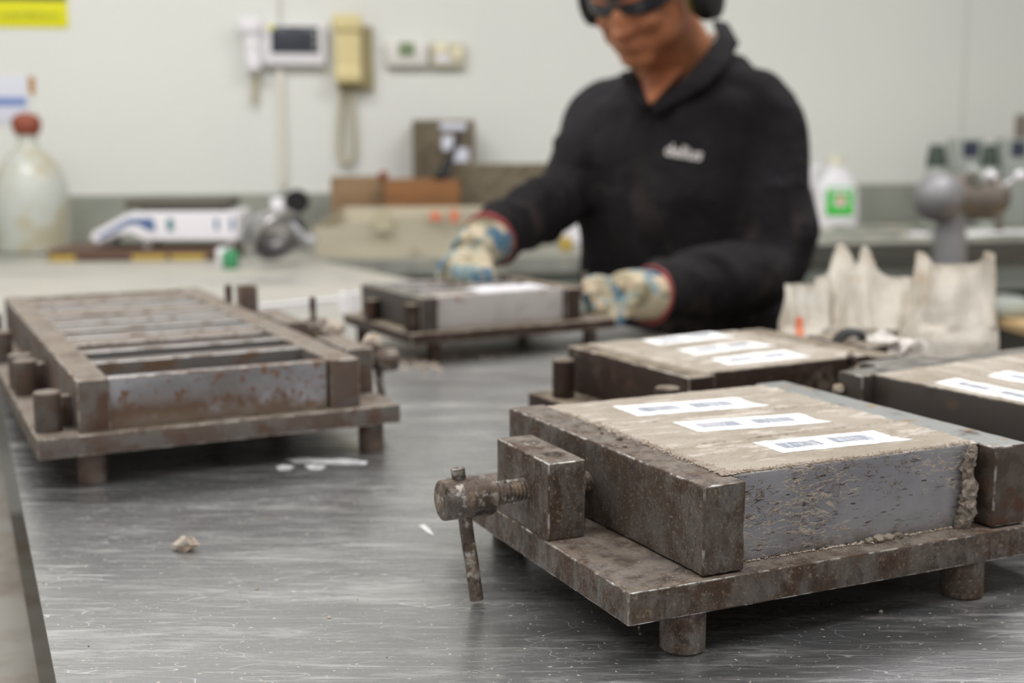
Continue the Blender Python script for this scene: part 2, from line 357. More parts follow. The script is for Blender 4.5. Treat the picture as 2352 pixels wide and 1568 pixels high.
M['ply'] = mat('pale_plywood', 'cdb083', [dict(s=8, lo=.4, hi=.7, c='c3a577', st=(.4, 2, 1))], rough=.6)
M['basket'] = mat('weathered_basket', '857a66', [dict(s=40, lo=.4, hi=.6, c='6b6250')], rough=.8)
M['tub'] = mat('cloudy_tub_plastic', 'c9c1ac', rough=.35, alpha=.8)
M['sand'] = mat('damp_sand', 'b0a488', [dict(s=30, lo=.4, hi=.6, c='a0957c')], rough=.9)
M['bag'] = mat('translucent_bag_film', 'dbd4c8', [dict(s=12, lo=.45, hi=.65, c='cbb9a2'), dict(s=9, lo=.55, hi=.7, c='e4e3de', of=(.4, .2, 0))], rough=.35, alpha=.86, bump=(18, .004))
M['cloth'] = mat('black_work_cloth', '1f1d1f', [dict(s=5, lo=.45, hi=.7, c='2a282b'), dict(s=7, lo=.50, hi=.72, c='4a403a', st=(2.2, 2.2, .8), of=(.2, .1, .33), fac=.9, low=(1.25, .95))], rough=.9, bump=(22, .006), spec=.2)
M['cloth_dusty'] = M['cloth']
M['skin'] = mat('skin', 'a86c4a', [dict(s=14, lo=.4, hi=.65, c='9a5f42')], rough=.45, sss=.08)
M['lens'] = mat('smoked_lens', '30323a', rough=.2, alpha=.82)
M['glove'] = mat('camouflage_glove_cloth', 'aea38a', [
    dict(s=22, lo=.50, hi=.56, c='7f9396', d=2), dict(s=20, lo=.54, hi=.59, c='45687f', d=2, of=(.4, .3, .1)),
    dict(s=24, lo=.56, hi=.62, c='7c745c', d=2, of=(.8, .1, .5)), dict(s=30, lo=.56, hi=.62, c='c2b096', d=2, of=(.2, .9, .5))], rough=.8, bump=(120, .0006))
pl('cuff_red', '8c3c3b', .7); pl('logo_white', 'd8d2d0', .6); pl('trousers', '232329', .8); pl('boot', '1b1a19', .5)
pl('sphere_grey', '8f8d90', .5, metal=.3); pl('motor_brown', '7d756d', .5, metal=.3); pl('white_matte', 'ece9e4', .7); pl('box_grey', 'a9aea6', .5)
M['crumple'] = mat('crumpled_pale_paper', 'dcd6d0', [dict(s=40, lo=.45, hi=.65, c='b4aca4')], rough=.8)

# ---------------------------------------------------------------- the setting
WYAW = .155; WP = Vector((-.98, 3.95, 0)); WD = Vector((math.cos(WYAW), math.sin(WYAW), 0)); WN = Vector((WD.y, -WD.x, 0))  # WN looks into the room
def wl(px, py, off=0.):
    """wall coordinates (s along, t above table) of the point seen at px,py on the plane off metres before the wall"""
    d = ray(px, py); p0 = WP + WN*off; t = (p0-CP).dot(WN)/d.dot(WN); p = CP+d*t; return (p-WP).dot(WD), p.z
WM = Matrix.Translation(WP) @ Matrix.Rotation(WYAW, 4, 'Z')         # local: x along wall, -y into the room, z up
def room_face(name, vs, m_):
    mb = MB(); mb.add(vs, [tuple(range(len(vs)))]); o = mb.build(name, m_, None, False); tag(o, kind='structure'); return o
Wb = lambda s, y, z: tuple(WM @ Vector((s, y, z)))
def wbox(name, lo, hi, m_):
    mb = MB(); mb.box(lo, hi, 0, WM); o = mb.build(name, m_, None, False); tag(o, kind='structure'); return o
wbox('wall_back', (-2.4, 0, 0), (4.4, .1, 2.8), M['wall'])
mb = MB(); mb.box((-2.7, -2.6, 0), (-2.6, 3.9, 2.8)); tag(mb.build('wall_left', M['wall'], None, False), kind='structure')
mb = MB(); mb.box((3.2, -2.6, 0), (3.3, 4.8, 2.8)); tag(mb.build('wall_right', M['wall'], None, False), kind='structure')
mb = MB(); mb.box((-2.7, -2.7, 0), (3.3, -2.6, 2.8)); tag(mb.build('wall_front', M['wall'], None, False), kind='structure')
mb = MB(); mb.box((-2.7, -2.7, 2.8), (3.3, 4.9, 2.85)); tag(mb.build('ceiling', M['ceil'], None, False), kind='structure')
mb = MB(); mb.box((-2.7, -2.7, -.05), (3.3, 4.9, 0)); tag(mb.build('floor', M['floor'], None, False), kind='structure')
s0, z0 = wl(2222, 20)
tj = wbox('trim_1', (s0-.003, -.003, TT+.17), (s0+.003, .002, 2.8), mat('seam_grey', 'c4c8c2'))
for i, (x, y, sx, sy, e) in enumerate(LAMPS):
    r = empty('ceiling_lamp', (x, y, 2.80), 0, 'rectangular ceiling lamp panel with white frame, %s' % ['front left', 'front right', 'back left', 'back right', 'rearmost'][i], 'lamp')
    mb = MB()
    for (a, b, c, d) in ((-sx/2-.03, -sy/2-.03, sx/2+.03, -sy/2), (-sx/2-.03, sy/2, sx/2+.03, sy/2+.03), (-sx/2-.03, -sy/2, -sx/2, sy/2), (sx/2, -sy/2, sx/2+.03, sy/2)):
        mb.box((a, b, -.03), (c, d, 0))
    mb.build('frame', M['white_plastic'], r, False)
    mb = MB(); mb.box((-sx/2, -sy/2, -.012), (sx/2, sy/2, -.002)); mb.build('diffuser', mat('lamp_diffuser', 'ffffff', emit=('fffdfa', 2.5)), r, False)

# ---------------------------------------------------------------- the steel work table
poly = [(-.627, 1.535), (-.491, 1.221), (-.256, .678), (.10, -.15), (1.35, -.15), (.552, 1.413), (-.555, 3.418), (-.80, 3.40), (-1.40, 3.32)]
root = empty('work_table', (0, 1.2, 0), 0, 'large grey scratched steel-topped work table that carries the moulds', 'table')
Minv = Matrix.Translation((0, -1.2, 0))
def slab(name, poly, z0, z1, m_, parent, step=None):
    n = len(poly); mb = MB()
    mb.add([(x, y, z0) for x, y in poly]+[(x, y, z1) for x, y in poly], [tuple(range(n))[::-1], tuple(range(n, 2*n))] + [(i, (i+1) % n, (i+1) % n+n, i+n) for i in range(n)], 0, Minv)
    return mb.build(name, m_, parent, False)
slab('table_top', poly, TT-.004, TT, M['table'], root)
slab('top_frame', [(x*.985+.004, y) for x, y in poly], TT-.05, TT-.004, M['table_side'], root)
for (x, y) in ((-.42, 1.25), (.14, 0.0), (1.22, 0.0), (.45, 1.40), (-1.2, 3.25), (-.62, 3.3)):
    mb = MB(); mb.rbox((x-.025, y-.025-1.2, 0), (x+.025, y+.025-1.2, TT-.05), .004, .2); mb.build('leg', [M['table_side'], M['table_side']], root)
# lower side rail that shows beyond the left edge
ed = Vector((-.40, .915, 0)).normalized(); nn = Vector((-.915, -.40, 0))
def railpoly(a0, a1, w0, w1):
    b0 = Vector((-.491, 1.221, 0)) + ed*a0; b1 = Vector((-.491, 1.221, 0)) + ed*a1
    return [tuple((b0+nn*w0)[:2]), tuple((b0+nn*w1)[:2]), tuple((b1+nn*w1)[:2]), tuple((b1+nn*w0)[:2])]
slab('side_rail', railpoly(-1.2, .35, .004, .045), TT-.12, TT-.075, M['table_side'], root)
slab('lower_shelf', railpoly(-1.2, 2.2, .01, -.45), .22, .24, M['table_side'], root)

# ---------------------------------------------------------------- moulds
ZT = .04545; G = .0011
def place(k, x, y, t): return Matrix.Translation((x, y, TT)) @ Matrix.Rotation(t, 4, 'Z')
def lpos(x, y, t, px, py, z):
    p = onz(px, py, TT+z)-Vector((x, y, 0)); return (p.x*math.cos(t)+p.y*math.sin(t), -p.x*math.sin(t)+p.y*math.cos(t))

def foot(parent, a, b, h, r, m_):
    mb = MB(); mb.lathe([(r*.9, 0), (r, .0015), (r, h)], 28, Matrix.Translation((a, b, 0))); return mb.build('foot', m_, parent)
def threaded(mb, p0, p1, r, pitch=.0028):
    """screw shaft with thread ridges"""
    p0 = Vector(p0); d = Vector(p1)-p0; L = d.length; Mx = Matrix.Translation(p0) @ d.to_track_quat('Z', 'Y').to_matrix().to_4x4()
    prof = [(r*.8, 0)]; z = 0
    while z < L-pitch:
        prof += [(r*.86, z+.0001), (r, z+pitch*.4), (r, z+pitch*.6), (r*.86, z+pitch*.95)]; z += pitch
    prof.append((r*.86, L)); mb.lathe(prof, 26, Mx)

def clamp_screw(parent, b, z, a_face, dirn, head0, head1, hr, sr, bar, mats, inner=.04):
    """head from a=head0 to head1 (head0 the outer face), shaft into the block, bar = two ends of the tommy bar"""
    mb = MB(); L = abs(head1-head0)
    Mx = Matrix.Translation((head0, b, z)) @ Vector((-dirn, 0, 0)).to_track_quat('Z', 'Y').to_matrix().to_4x4()
    mb.lathe([(hr-.0012, 0), (hr-.0002, .0007), (hr, .002), (hr, L*.3), (hr*1.02, L*.55), (hr, L-.0015), (hr-.0012, L)], 40, Mx)
    threaded(mb, (head1, b, z), (a_face-dirn*inner, b, z), sr)
    sc = mb.build('clamp_screw', mats, parent)
    mb = MB(); p0, p1 = Vector(bar[0]), Vector(bar[1]); n_ = 8
    mb.tube([p0.lerp(p1, k/n_)+Vector((0, .0004*math.sin(k*1.9), 0)) for k in range(n_+1)], bar[2], 18, sub=2); mb.build('tommy_bar', mats, sc)
    return sc

# --- front mould
X1, Y1, T1 = .0653, .6919, .4283
ZTOP = ZT+G+.054
m1 = empty('prism_mould', (X1, Y1, TT), T1, 'sharp foreground three-gang steel mould with T-handle clamp screw, filled with labelled mortar', 'mould', 'filled mortar prism moulds')
RM = [M['rust'], M['rust_edge']]
mb = MB(); mb.rbox((0, 0, .0257), (.345, .281, ZT), .0010, .006, .00025, seed=1); mb.build('base_plate', RM, m1)
for a, b in ((.0455, .0145), (.2627, .0145), (.0455, .262), (.2627, .262)): foot(m1, a, b, .0262, .0138, M['rust'])
mb = MB(); mb.rbox((.052, .004, ZT+G), (.081, .2586, ZTOP), .0012, .004, .00045, seed=5, shear=(-.034, 0)); mb.build('end_bar', RM, m1)
mb = MB(); mb.rbox((.2764, .004, ZT+G), (.3054, .2586, ZTOP), .0012, .005, .0003, seed=9, shear=(-.036, 0)); mb.build('end_bar', [M['bluish'], M['rust_edge']], m1)
mb = MB(); mb.rbox((.0805, .0187, 0), (.270, .030, .0545), .0006, .004, .0002, seed=3)
o = mb.build('side_plate', [M['plate'], M['plate']], m1); o.location = (0, 0, ZT+.0005); o['label'] = 'smooth grey side plate crazed with dried cement'
mb = MB(); mb.rbox((.073, .240, 0), (.268, .2515, .0535), .0006, .01, .0002, seed=4)
o = mb.build('side_plate', RM, m1); o.location = (0, 0, ZT+.0005)
for b in (.0925, .166):
    mb = MB(); mb.rbox((.076, b, 0), (.270, b+.011, .0515), .0006, .02, 0); o = mb.build('divider', RM, m1); o.location = (0, 0, ZT+.0005)
# clamp block with a drilled hole, a plugged pin and the screw
def block(parent, lo, hi, hole, mats, seed=0, hr=.0052, plug=None):
    mb = MB(); mb.rbox(lo, hi, .0011, .0045, .0003, seed=seed)
    bk = mb.build('clamp_block', mats, parent)
    if hole:
        c = MB(); c.cyl((hole[0], hole[1], hi[2]-.030), (hole[0], hole[1], hi[2]+.01), hr, 28)
        cu = c.build('cutter', M['rust']); cu.parent = parent
        md = bk.modifiers.new('hole', 'BOOLEAN'); md.object = cu; md.operation = 'DIFFERENCE'; md.solver = 'EXACT'
        bpy.context.view_layer.update(); dg = bpy.context.evaluated_depsgraph_get()
        me = bpy.data.meshes.new_from_object(bk.evaluated_get(dg)); bk.modifiers.clear(); bk.data = me
        bpy.data.objects.remove(cu)
    if plug:
        mb = MB(); mb.lathe([(.0074, hi[2]-.006), (.0074, hi[2]+.0001), (.0068, hi[2]+.0003)], 28, Matrix.Translation((plug[0], plug[1], 0))); mb.build('dowel_pin', M['screw'], bk)
    return bk
block(m1, (.001, .1047, ZT), (.0278, .1854, ZT+.0512), (.0160, .1262), RM, 12, hr=.0070, plug=(.0160, .1640))
clamp_screw(m1, .1402, .0709, .001, -1, -.0586, -.0230, .0132, .0082, ((-.0462, .1412, .0905), (-.0370, .1330, -.0005+.004), .0046), M['screw'], inner=.052)

def prism(parent_M, name, a0, a1, b0, b1, zt, lab, lpoly, bars, mcrust=True, edge_ragged=(0, 0), seed=0, group='mortar prisms in the front mould', res=.0016):
    """mortar prism whose top swells up; label paper lies in its skin. Local frame of the mould"""
    r = bpy.data.objects.new(name, None); COL.objects.link(r); r.matrix_world = parent_M; tag(r, lab, 'mortar', group)
    sh = -.034
    def h(a, b):
        t = (b-b0)/(b1-b0); q = min(t, 1-t)
        v = .0004*math.sin(math.pi*max(0, min(1, t)))
        v += .00035*noise.noise(Vector((a*60, b*160, seed))) + .00022*noise.noise(Vector((a*200, b*420, seed)))
        if q < .05: v -= .0004*(1-q/.05)
        return zt + .0005 + v
    nu = int((a1-a0)/res); nv = int((b1-b0)/res)
    def fn(u, v):
        b = b0+(b1-b0)*v; e0 = edge_ragged[0]*(.5+.9*noise.noise(Vector((b*150, seed, 3)))+.4*noise.noise(Vector((b*500, seed, 1)))); e1 = edge_ragged[1]*(.5+noise.noise(Vector((b*110, seed, 7))))
        a = a0-e0 + (a1+e1-a0+e0)*u; ed_ = min(u*(a1-a0), (1-u)*(a1-a0), 1)
        z = h(a, b) + (.0012*max(0, noise.noise(Vector((a*260, b*260, 5)))) if u*(a1-a0) < .012 or (1-u)*(a1-a0) < .006 or (edge_ragged[0] and b < b0+.004) else 0)
        if u in (0., 1.): z = zt-.0002
        return (a+sh*(b-.004), b, z)
    mb = MB(); mb.grid(nu, nv, fn)
    n0 = len(mb.v)                                     # skirt: sides and underside
    ring = [i*(nv+1) for i in range(nu+1)] + [nu*(nv+1)+j for j in range(1, nv+1)] + [i*(nv+1)+nv for i in range(nu-1, -1, -1)] + [j for j in range(nv-1, 0, -1)]
    low = []
    ac, bc = (a0+a1)/2, (b0+b1)/2
    for i in ring:
        x, y, z = mb.v[i]; mb.v.append((min(max(x, a0+.001+sh*(y-.004)), a1-.002+sh*(y-.004)), min(max(y, b0+.0003), b1-.0003), z-.0012)); low.append(len(mb.v)-1)
    low2 = []
    for i in low:
        x, y, z = mb.v[i]; mb.v.append((x, y, ZT+.001)); low2.append(len(mb.v)-1)
    k = len(ring)
    for i in range(k):
        j = (i+1) % k; mb.f.append((ring[i], ring[j], low[j], low[i])); mb.mi.append(0); mb.f.append((low[i], low[j], low2[j], low2[i])); mb.mi.append(0)
    mb.f.append(tuple(low2)); mb.mi.append(0)
    mb.build('mortar_body', M['mortar'], r)
    if lpoly:
        (c0, c1, c2, c3) = lpoly                        # far-left, near-left, near-right, far-right
        def lf(u, v):
            p = (Vector(c1).lerp(Vector(c2), u)).lerp(Vector(c0).lerp(Vector(c3), u), v)
            dx = .0011*noise.noise(Vector((v*9, seed, 2))) if u in (0., 1.) else 0; dy = .0011*noise.noise(Vector((u*14, seed, 9)))*(1 if v in (0., 1.) else 0)
            if u > .93 and v < .35: dx += .008*(1-v/.35)*(u-.93)/.07
            x, y = p.x+dx, p.y+dy
            return (x, y, h(x-sh*(y-.004), y)+.0004)
        mb = MB(); mb.grid(60, 20, lf); lo_ = mb.build('barcode_label', M['paper'], r)
        so = lo_.modifiers.new('thick', 'SOLIDIFY'); so.thickness = .0003; so.offset = -1
        mb = MB()
        rs = random.Random(seed*13+5)
        for (u0, u1, v0, v1) in bars:
            u = u0
            while u < u1:
                wd = rs.choice([.007, .007, .011, .017]); n_ = 8
                skew = 0
                for q in range(n_):
                    va, vb = v0+(v1-v0)*q/n_, v0+(v1-v0)*(q+1)/n_
                    P = []
                    for (uu, vv) in ((u, va), (min(u+wd, u1), va), (min(u+wd, u1), vb), (u, vb)):
                        x, y, z = lf(min(max(uu, .001), .92), vv); P.append((x, y, z+.00022))
                    mb.add(P, [(0, 1, 2, 3)])
                u += wd + rs.choice([.007, .009, .013])
        mb.build('barcode', M['ink'], lo_, False)
    return r

MM1 = place('m1', X1, Y1, T1)
BARS = [(.10, .42, .27, .73), (.53, .85, .30, .76)]
prism(MM1, 'mortar_prism', .0805, .2755, .0190, .0935, ZTOP, 'pale mortar prism with white barcode label nearest the camera in the foreground mould', [(.1395, .0815), (.1400, .0485), (.2330, .0420), (.2340, .0745)], BARS, edge_ragged=(.004, .003), seed=1)
prism(MM1, 'mortar_prism', .0805, .2755, .0935, .1655, ZTOP, 'middle mortar prism with barcode label of the foreground mould', [(.1250, .1570), (.1245, .1225), (.2200, .1090), (.2245, .1420)], BARS, edge_ragged=(.003, .003), seed=2)
prism(MM1, 'mortar_prism', .0805, .2755, .1655, .2505, ZTOP, 'farthest mortar prism with barcode label of the foreground mould', [(.1130, .2225), (.1135, .1855), (.2150, .1760), (.2160, .2110)], BARS, edge_ragged=(.003, .003), seed=3)

# crumbs and crust on the front mould
def pebble(mb, c, r, seed=0, rough=.35):
    bm = bmesh.new(); bmesh.ops.create_icosphere(bm, subdivisions=2, radius=1)
    vs = []
    for v in bm.verts:
        k = 1+rough*noise.noise(v.co*1.6+Vector((seed, 0, 0)))+rough*.5*noise.noise(v.co*4+Vector((0, seed, 0)))
        vs.append((c[0]+v.co.x*r[0]*k, c[1]+v.co.y*r[1]*k, c[2]+v.co.z*r[2]*k))
    fs = [tuple(v.index for v in f.verts) for f in bm.faces]; bm.free(); mb.add(vs, fs)
mb = MB(); rs = random.Random(4)
def tiny(mb, c, r):                                    # cheap 8-face crumb
    j = lambda: r*rs.uniform(.6, 1.3)
    mb.add([(c[0]+j(), c[1], c[2]), (c[0]-j(), c[1], c[2]), (c[0], c[1]+j(), c[2]), (c[0], c[1]-j(), c[2]), (c[0], c[1], c[2]+j()), (c[0], c[1], c[2]-j()*.4)],
           [(0, 2, 4), (2, 1, 4), (1, 3, 4), (3, 0, 4), (2, 0, 5), (1, 2, 5), (3, 1, 5), (0, 3, 5)])
for i in range(1500):
    t = rs.random(); b = .019+.20*t**2.2; tiny(mb, (.0805-.034*(b-.004)+rs.gauss(-.0005, .0022), b, ZTOP+.0008), rs.uniform(.0003, .0010))
for i in range(1300):
    a = .08+.19*rs.random()**1.6; tiny(mb, (a, .0195+abs(rs.gauss(0, .0022)), ZTOP+.0010), rs.uniform(.0003, .0008))
for i in range(420):
    a = .085+.185*rs.random(); dn = .35+.65*math.exp(-((a-.19)/.03)**2); tiny(mb, (a, .0183-abs(rs.gauss(0, .0022*dn)), ZT+.0006), rs.uniform(.0003, .0012)*(.6+dn*.5))
for i in range(60):
    tiny(mb, (rs.uniform(.03, .26), rs.uniform(.002, .016), ZT+.0004), rs.uniform(.0002, .0006))
for i in range(90):
    tiny(mb, (rs.uniform(.0, .05), rs.uniform(.002, .25), ZT+.0004), rs.uniform(.0002, .0005))
o = mb.build('mortar_crumbs', M['crust'], m1, False); o['kind'] = 'stuff'
mb = MB()
for (a, b, r) in ((.0665, .130, .0022), (.0590, .109, .0016), (.0640, .150, .0012), (.070, .165, .0013)):
    pebble(mb, (a, b, ZTOP+r*.6), (r*1.2, r, r*.8), a*999)
mb.build('dried_lump', M['leak'], m1)
mb = MB()
for (a, b, r) in ((.192, .0155, .0038), (.200, .016, .0030), (.185, .0165, .0026), (.208, .0160, .0030)):
    pebble(mb, (a, b, ZT+r*.5), (r*1.4, r, r*.8), a*777)
mb.build('dried_lump', M['leak'], m1)
# leak of set mortar in the corner by the right bar
mb = MB(); rs2 = random.Random(9)
for i in range(26):
    t = i/25; z = ZT+.003+t*.049; a = .2655+.0022*math.sin(t*7)-(.003 if t < .35 else 0)+(.0015 if .4 < t < .7 else 0); r = .0038+.0022*(1-abs(t-.15))*(1 if t < .6 else .4)
    pebble(mb, (a+rs2.gauss(0, .0006), .0155+rs2.gauss(0, .0008), z), (r, r*.75, r*.9), i*3.3, .6)
mb.build('mortar_leak', M['leak'], m1)

# --- the mould behind it
X2, Y2, T2 = .1566, 1.1115, .4942; Z2 = .09205
m2 = empty('prism_mould', (X2, Y2, TT), T2, 'brown steel mould of labelled mortar behind the foreground one, two pins at its left', 'mould', 'filled mortar prism moulds')
DM = [M['dark_rust'], M['dust_edge']]
mb = MB(); mb.rbox((-.040, -.006, .0257), (.300, .221, ZT), .001, .02, .0003, seed=21); mb.build('base_plate', DM, m2)
for a, b in ((-.015, .012), (.26, .012), (-.015, .20), (.26, .20)): foot(m2, a, b, .0262, .0138, M['dark_rust'])
for a in (0, .2226):
    mb = MB(); mb.rbox((a, 0, ZT), (a+.029, .209, Z2), .0012, .012, .0004, seed=22+a); mb.build('end_bar', DM, m2)
for b in (.012, .186):
    mb = MB(); mb.rbox((.0285, b, ZT), (.223, b+.011, Z2-.0002), .0008, .02, .0003, seed=25+b); mb.build('side_plate', DM, m2)
for b in (.072, .130):
    mb = MB(); mb.rbox((.0285, b, ZT), (.223, b+.009, Z2-.003), .0008, .04, 0); mb.build('divider', DM, m2)
for (a, b) in ((-.0190, .0060), (-.0225, .1800)):
    mb = MB(); mb.lathe([(.0105, ZT), (.0112, ZT+.001), (.0112, Z2-.0090), (.0100, Z2-.0078)], 28, Matrix.Translation((a, b, 0))); mb.build('pin', M['dark_rust'], m2)
block(m2, (.266, .055, ZT), (.292, .150, Z2-.001), None, DM, 31)
clamp_screw(m2, .10, .073, .292, 1, .355, .325, .0125, .008, ((.343, .10, .094), (.365, .09, .0450), .0042), M['screw'])
MM2 = place('m2', X2, Y2, T2)
def px4(X, Y, T, pts, z): return [lpos(X, Y, T, px, py, z) for px, py in pts]
def labpoly(X, Y, T, pts, z):
    q = px4(X, Y, T, pts, z); return [q[0], q[1], q[2], q[3]]
L2 = [[(1474, 781), (1513, 792.5), (1677, 774), (1631, 759)], [(1552, 801), (1596, 815), (1770, 795), (1719, 781)], [(1631, 823), (1672, 838), (1852, 820), (1802, 803)]]
for i, (b0, b1, nm) in enumerate(((.134, .209, 'farthest'), (.0760, .134, 'middle'), (.012, .0760, 'nearest'))):
    prism(MM2, 'mortar_prism', .029, .2225, b0, b1, Z2, nm+' labelled mortar prism in the brown mould behind the foreground one', labpoly(X2, Y2, T2, L2[i], Z2+.001), [(.12, .44, .28, .68), (.56, .86, .3, .7)], edge_ragged=(.002, .002), seed=10+i, group='mortar prisms in the mould behind', res=.004)

# --- the mould cut by the right frame edge
X3, Y3, T3 = .2966, 1.0682, -1.0358; Z3 = ZTOP
m3 = empty('prism_mould', (X3, Y3, TT), T3, 'dark grey steel mould full of labelled mortar, cut off by the right frame edge', 'mould', 'filled mortar prism moulds')
GM = [M['gray_rust'], M['rust_edge']]
mb = MB(); mb.rbox((-.078, .002, .0257), (.250, .262, ZT), .001, .02, .0003, seed=41); mb.build('base_plate', GM, m3)
for a, b in ((-.05, .02), (.21, .02), (-.05, .235), (.21, .235)): foot(m3, a, b, .0262, .0138, M['gray_rust'])
for a in (-.029, .196):
    mb = MB(); mb.rbox((a, .002, ZT), (a+.029, .25, Z3), .0012, .012, .0004, seed=42+a); mb.build('end_bar', GM, m3)
for b in (.0155, .232):
    mb = MB(); mb.rbox((-.0005, b, ZT), (.1965, b+.011, Z3-.0002), .0008, .02, .0003, seed=45+b); mb.build('side_plate', GM, m3)
for b in (.088, .158):
    mb = MB(); mb.rbox((-.0005, b, ZT), (.1965, b+.009, Z3-.003), .0008, .04, 0); mb.build('divider', GM, m3)
block(m3, (-.070, .07, ZT), (-.042, .15, Z3-.004), None, GM, 46)
clamp_screw(m3, .11, .073, -.070, -1, -.125, -.098, .0125, .008, ((-.112, .10, .0950), (-.112, .13, .0520), .0042), M['screw'])
mb = MB(); pebble(mb, (-.024, -.002, Z3-.014), (.006, .005, .004), 3); mb.build('dried_lump', M['crust'], m3)
MM3 = place('m3', X3, Y3, T3)
c3 = [lpos(X3, Y3, T3, px, py, Z3+.001) for px, py in ((2110, 890), (2173, 876), (2352, 942), (2352, 915), (2250, 876), (2299, 864))]
p3a = [(.046, .042), (.046, .013), (.146, .008), (.146, .038)]
p3b = [(.050, .107), (.052, .072), (.152, .066), (.152, .103)]
p3c = [(.050, .175), (.052, .140), (.152, .135), (.152, .170)]
p3a = [(.0480, .0480), (.0520, .0120), (.150, .0080), (.148, .0430)]
for i, (b0, b1, nm, lp) in enumerate(((.0155, .0920, 'nearest', [(.0525, .0560), (.0560, .0260), (.155, .0220), (.152, .0520)]), (.0920, .1620, 'middle', [(.0520, .122), (.0560, .090), (.155, .088), (.152, .120)]), (.1620, .243, 'farthest', [(.052, .20), (.056, .168), (.155, .166), (.152, .198)]))):
    prism(MM3, 'mortar_prism', .0, .196, b0, b1, Z3, nm+' labelled mortar prism in the mould at the right frame edge', lp, [(.14, .46, .3, .7), (.58, .88, .3, .7)], edge_ragged=(.002, .002), seed=20+i, group='mortar prisms in the right-hand mould', res=.004)

# --- the empty nine-gang mould on the left
X0, Y0, T0 = -.4081, 1.0698, .4578; ZB0, Z0 = .0478, .0950
m0 = empty('gang_mould', (X0, Y0, TT), T0, 'long empty rusty nine-slot steel mould on the left of the table', 'mould')
R0 = [M['dust_rust'], M['dust_edge']]
mb = MB(); mb.rbox((0, 0, .0295), (.3338, .71, ZB0), .0012, .02, .0004, seed=51); mb.build('base_plate', R0, m0)
for a, b in ((.0474, .0225), (.3110, .0225), (.0474, .68), (.3110, .68), (.0474, .35), (.3110, .35)): foot(m0, a, b, .0300, .0125, M['dust_rust'])
mb = MB(); mb.rbox((.0359, .0077, ZB0), (.0634, .702, Z0), .0013, .012, .0004, seed=52); mb.build('end_bar', R0, m0)
mb = MB(); mb.rbox((.2665, .0077, ZB0), (.2956, .702, Z0), .0013, .012, .0004, seed=53); mb.build('end_bar', R0, m0)
mb = MB(); mb.rbox((.0630, .0115, 0), (.2640, .0235, Z0-ZB0-.0004), .0012, .01, .0003, seed=54)
o = mb.build('side_plate', [M['spot_plate'], M['dust_edge']], m0); o.location = (0, 0, ZB0); o['label'] = 'grey front plate dotted with rust spots'
mb = MB(); mb.rbox((.0630, .684, 0), (.2668, .696, Z0-ZB0-.0004), .001, .03, .0003, seed=55); o = mb.build('side_plate', R0, m0); o.location = (0, 0, ZB0)
for k, (b, th, dz, mm) in enumerate(((.104, .020, .0012, 'divider'), (.172, .020, .0010, 'divider'), (.238, .036, .0025, 'dust_rust'), (.275, .036, .0010, 'divider'),
        (.338, .050, .0014, 'divider'), (.404, .050, .0016, 'divider'), (.470, .048, .0012, 'dust_rust'), (.538, .050, .0018, 'divider'), (.606, .060, .0014, 'dust_rust'))):
    mb = MB(); mb.rbox((.0632, b, 0), (.2667, b+th, Z0-ZB0-dz), .0012, .02, .0003, seed=56+k); o = mb.build('divider', [M[mm], M['div_edge']], m0); o.location = (0, 0, ZB0)
pin_m = None
for (a, b) in ((.0138, .033), (.0140, .222), (.0130, .262), (.0100, .448), (.0130, .62)):
    mb = MB(); mb.lathe([(.0112, ZB0), (.0118, ZB0+.001), (.0118, ZB0+.0345), (.0106, ZB0+.0357)], 28, Matrix.Translation((a, b, 0))); mb.build('pin', M['dust_rust'], m0)
for b in (.050, .245):
    mb = MB(); mb.rbox((.027, b-.004, ZB0), (.0355, b+.008, ZB0+.028), .0008, .01); mb.build('wedge', R0, m0)
block(m0, (.3030, .068, ZB0), (.3310, .168, Z0-.001), None, R0, 57)
block(m0, (.3030, .285, ZB0), (.3310, .412, Z0-.001), None, R0, 58)
clamp_screw(m0, .110, .0725, .331, 1, .372, .348, .0120, .0075, ((.3500, .1100, .0900), (.3560, .1080, .0180), .0042), M['screw'])
clamp_screw(m0, .345, .0770, .331, 1, .372, .346, .0120, .0075, ((.3560, .345, .1150), (.3560, .345, .0350), .0042), M['screw'])
mb = MB(); pebble(mb, (.352, .126, .090), (.011, .010, .009), 5, .3); mb.build('dried_lump', M['crust'], m0)
mb = MB(); pebble(mb, (.362, .285, .0820), (.013, .012, .012), 8, .3); mb.build('dried_lump', M['crust'], m0)
mb = MB(); mb.rbox((.297, .468, ZB0), (.322, .482, .120), .0015, .02); o = mb.build('upright_plate', [M['dust_rust'], M['dust_edge']], m0); o['label'] = 'upright pinkish brown steel lug'
mb = MB(); mb.rbox((.289, .500, ZB0), (.297, .512, .118), .0015, .02); mb.build('upright_plate', [M['dark_rust'], M['dust_edge']], m0)

# --- the worker's mould
X4, Y4, T4 = -.1107, 1.7171, .4961; Z4 = ZTOP-.0085
m4 = empty('prism_mould', (X4, Y4, TT), T4, 'pale steel mould that the worker is taking apart, level with both gloved hands', 'mould', 'filled mortar prism moulds')
SM = [M['stain_plate'], M['stain_plate']]; BM = [M['dark_rust'], M['dust_edge']]
mb = MB(); mb.rbox((-.033, -.010, .030), (.292, .242, ZT), .001, .03, .0003, seed=61); mb.build('base_plate', BM, m4)
for a, b in ((.010, .012), (.262, .012), (-.012, .215), (.262, .215)): foot(m4, a, b, .0305, .0100, M['dark_rust'])
mb = MB(); mb.rbox((-.014, 0, ZT), (.012, .215, Z4), .0012, .02, .0004, seed=62); mb.build('end_bar', [M['gray_rust'], M['dust_edge']], m4)
mb = MB(); mb.rbox((.2140, 0, ZT), (.240, .215, Z4), .0012, .02, .0004, seed=63); mb.build('end_bar', BM, m4)
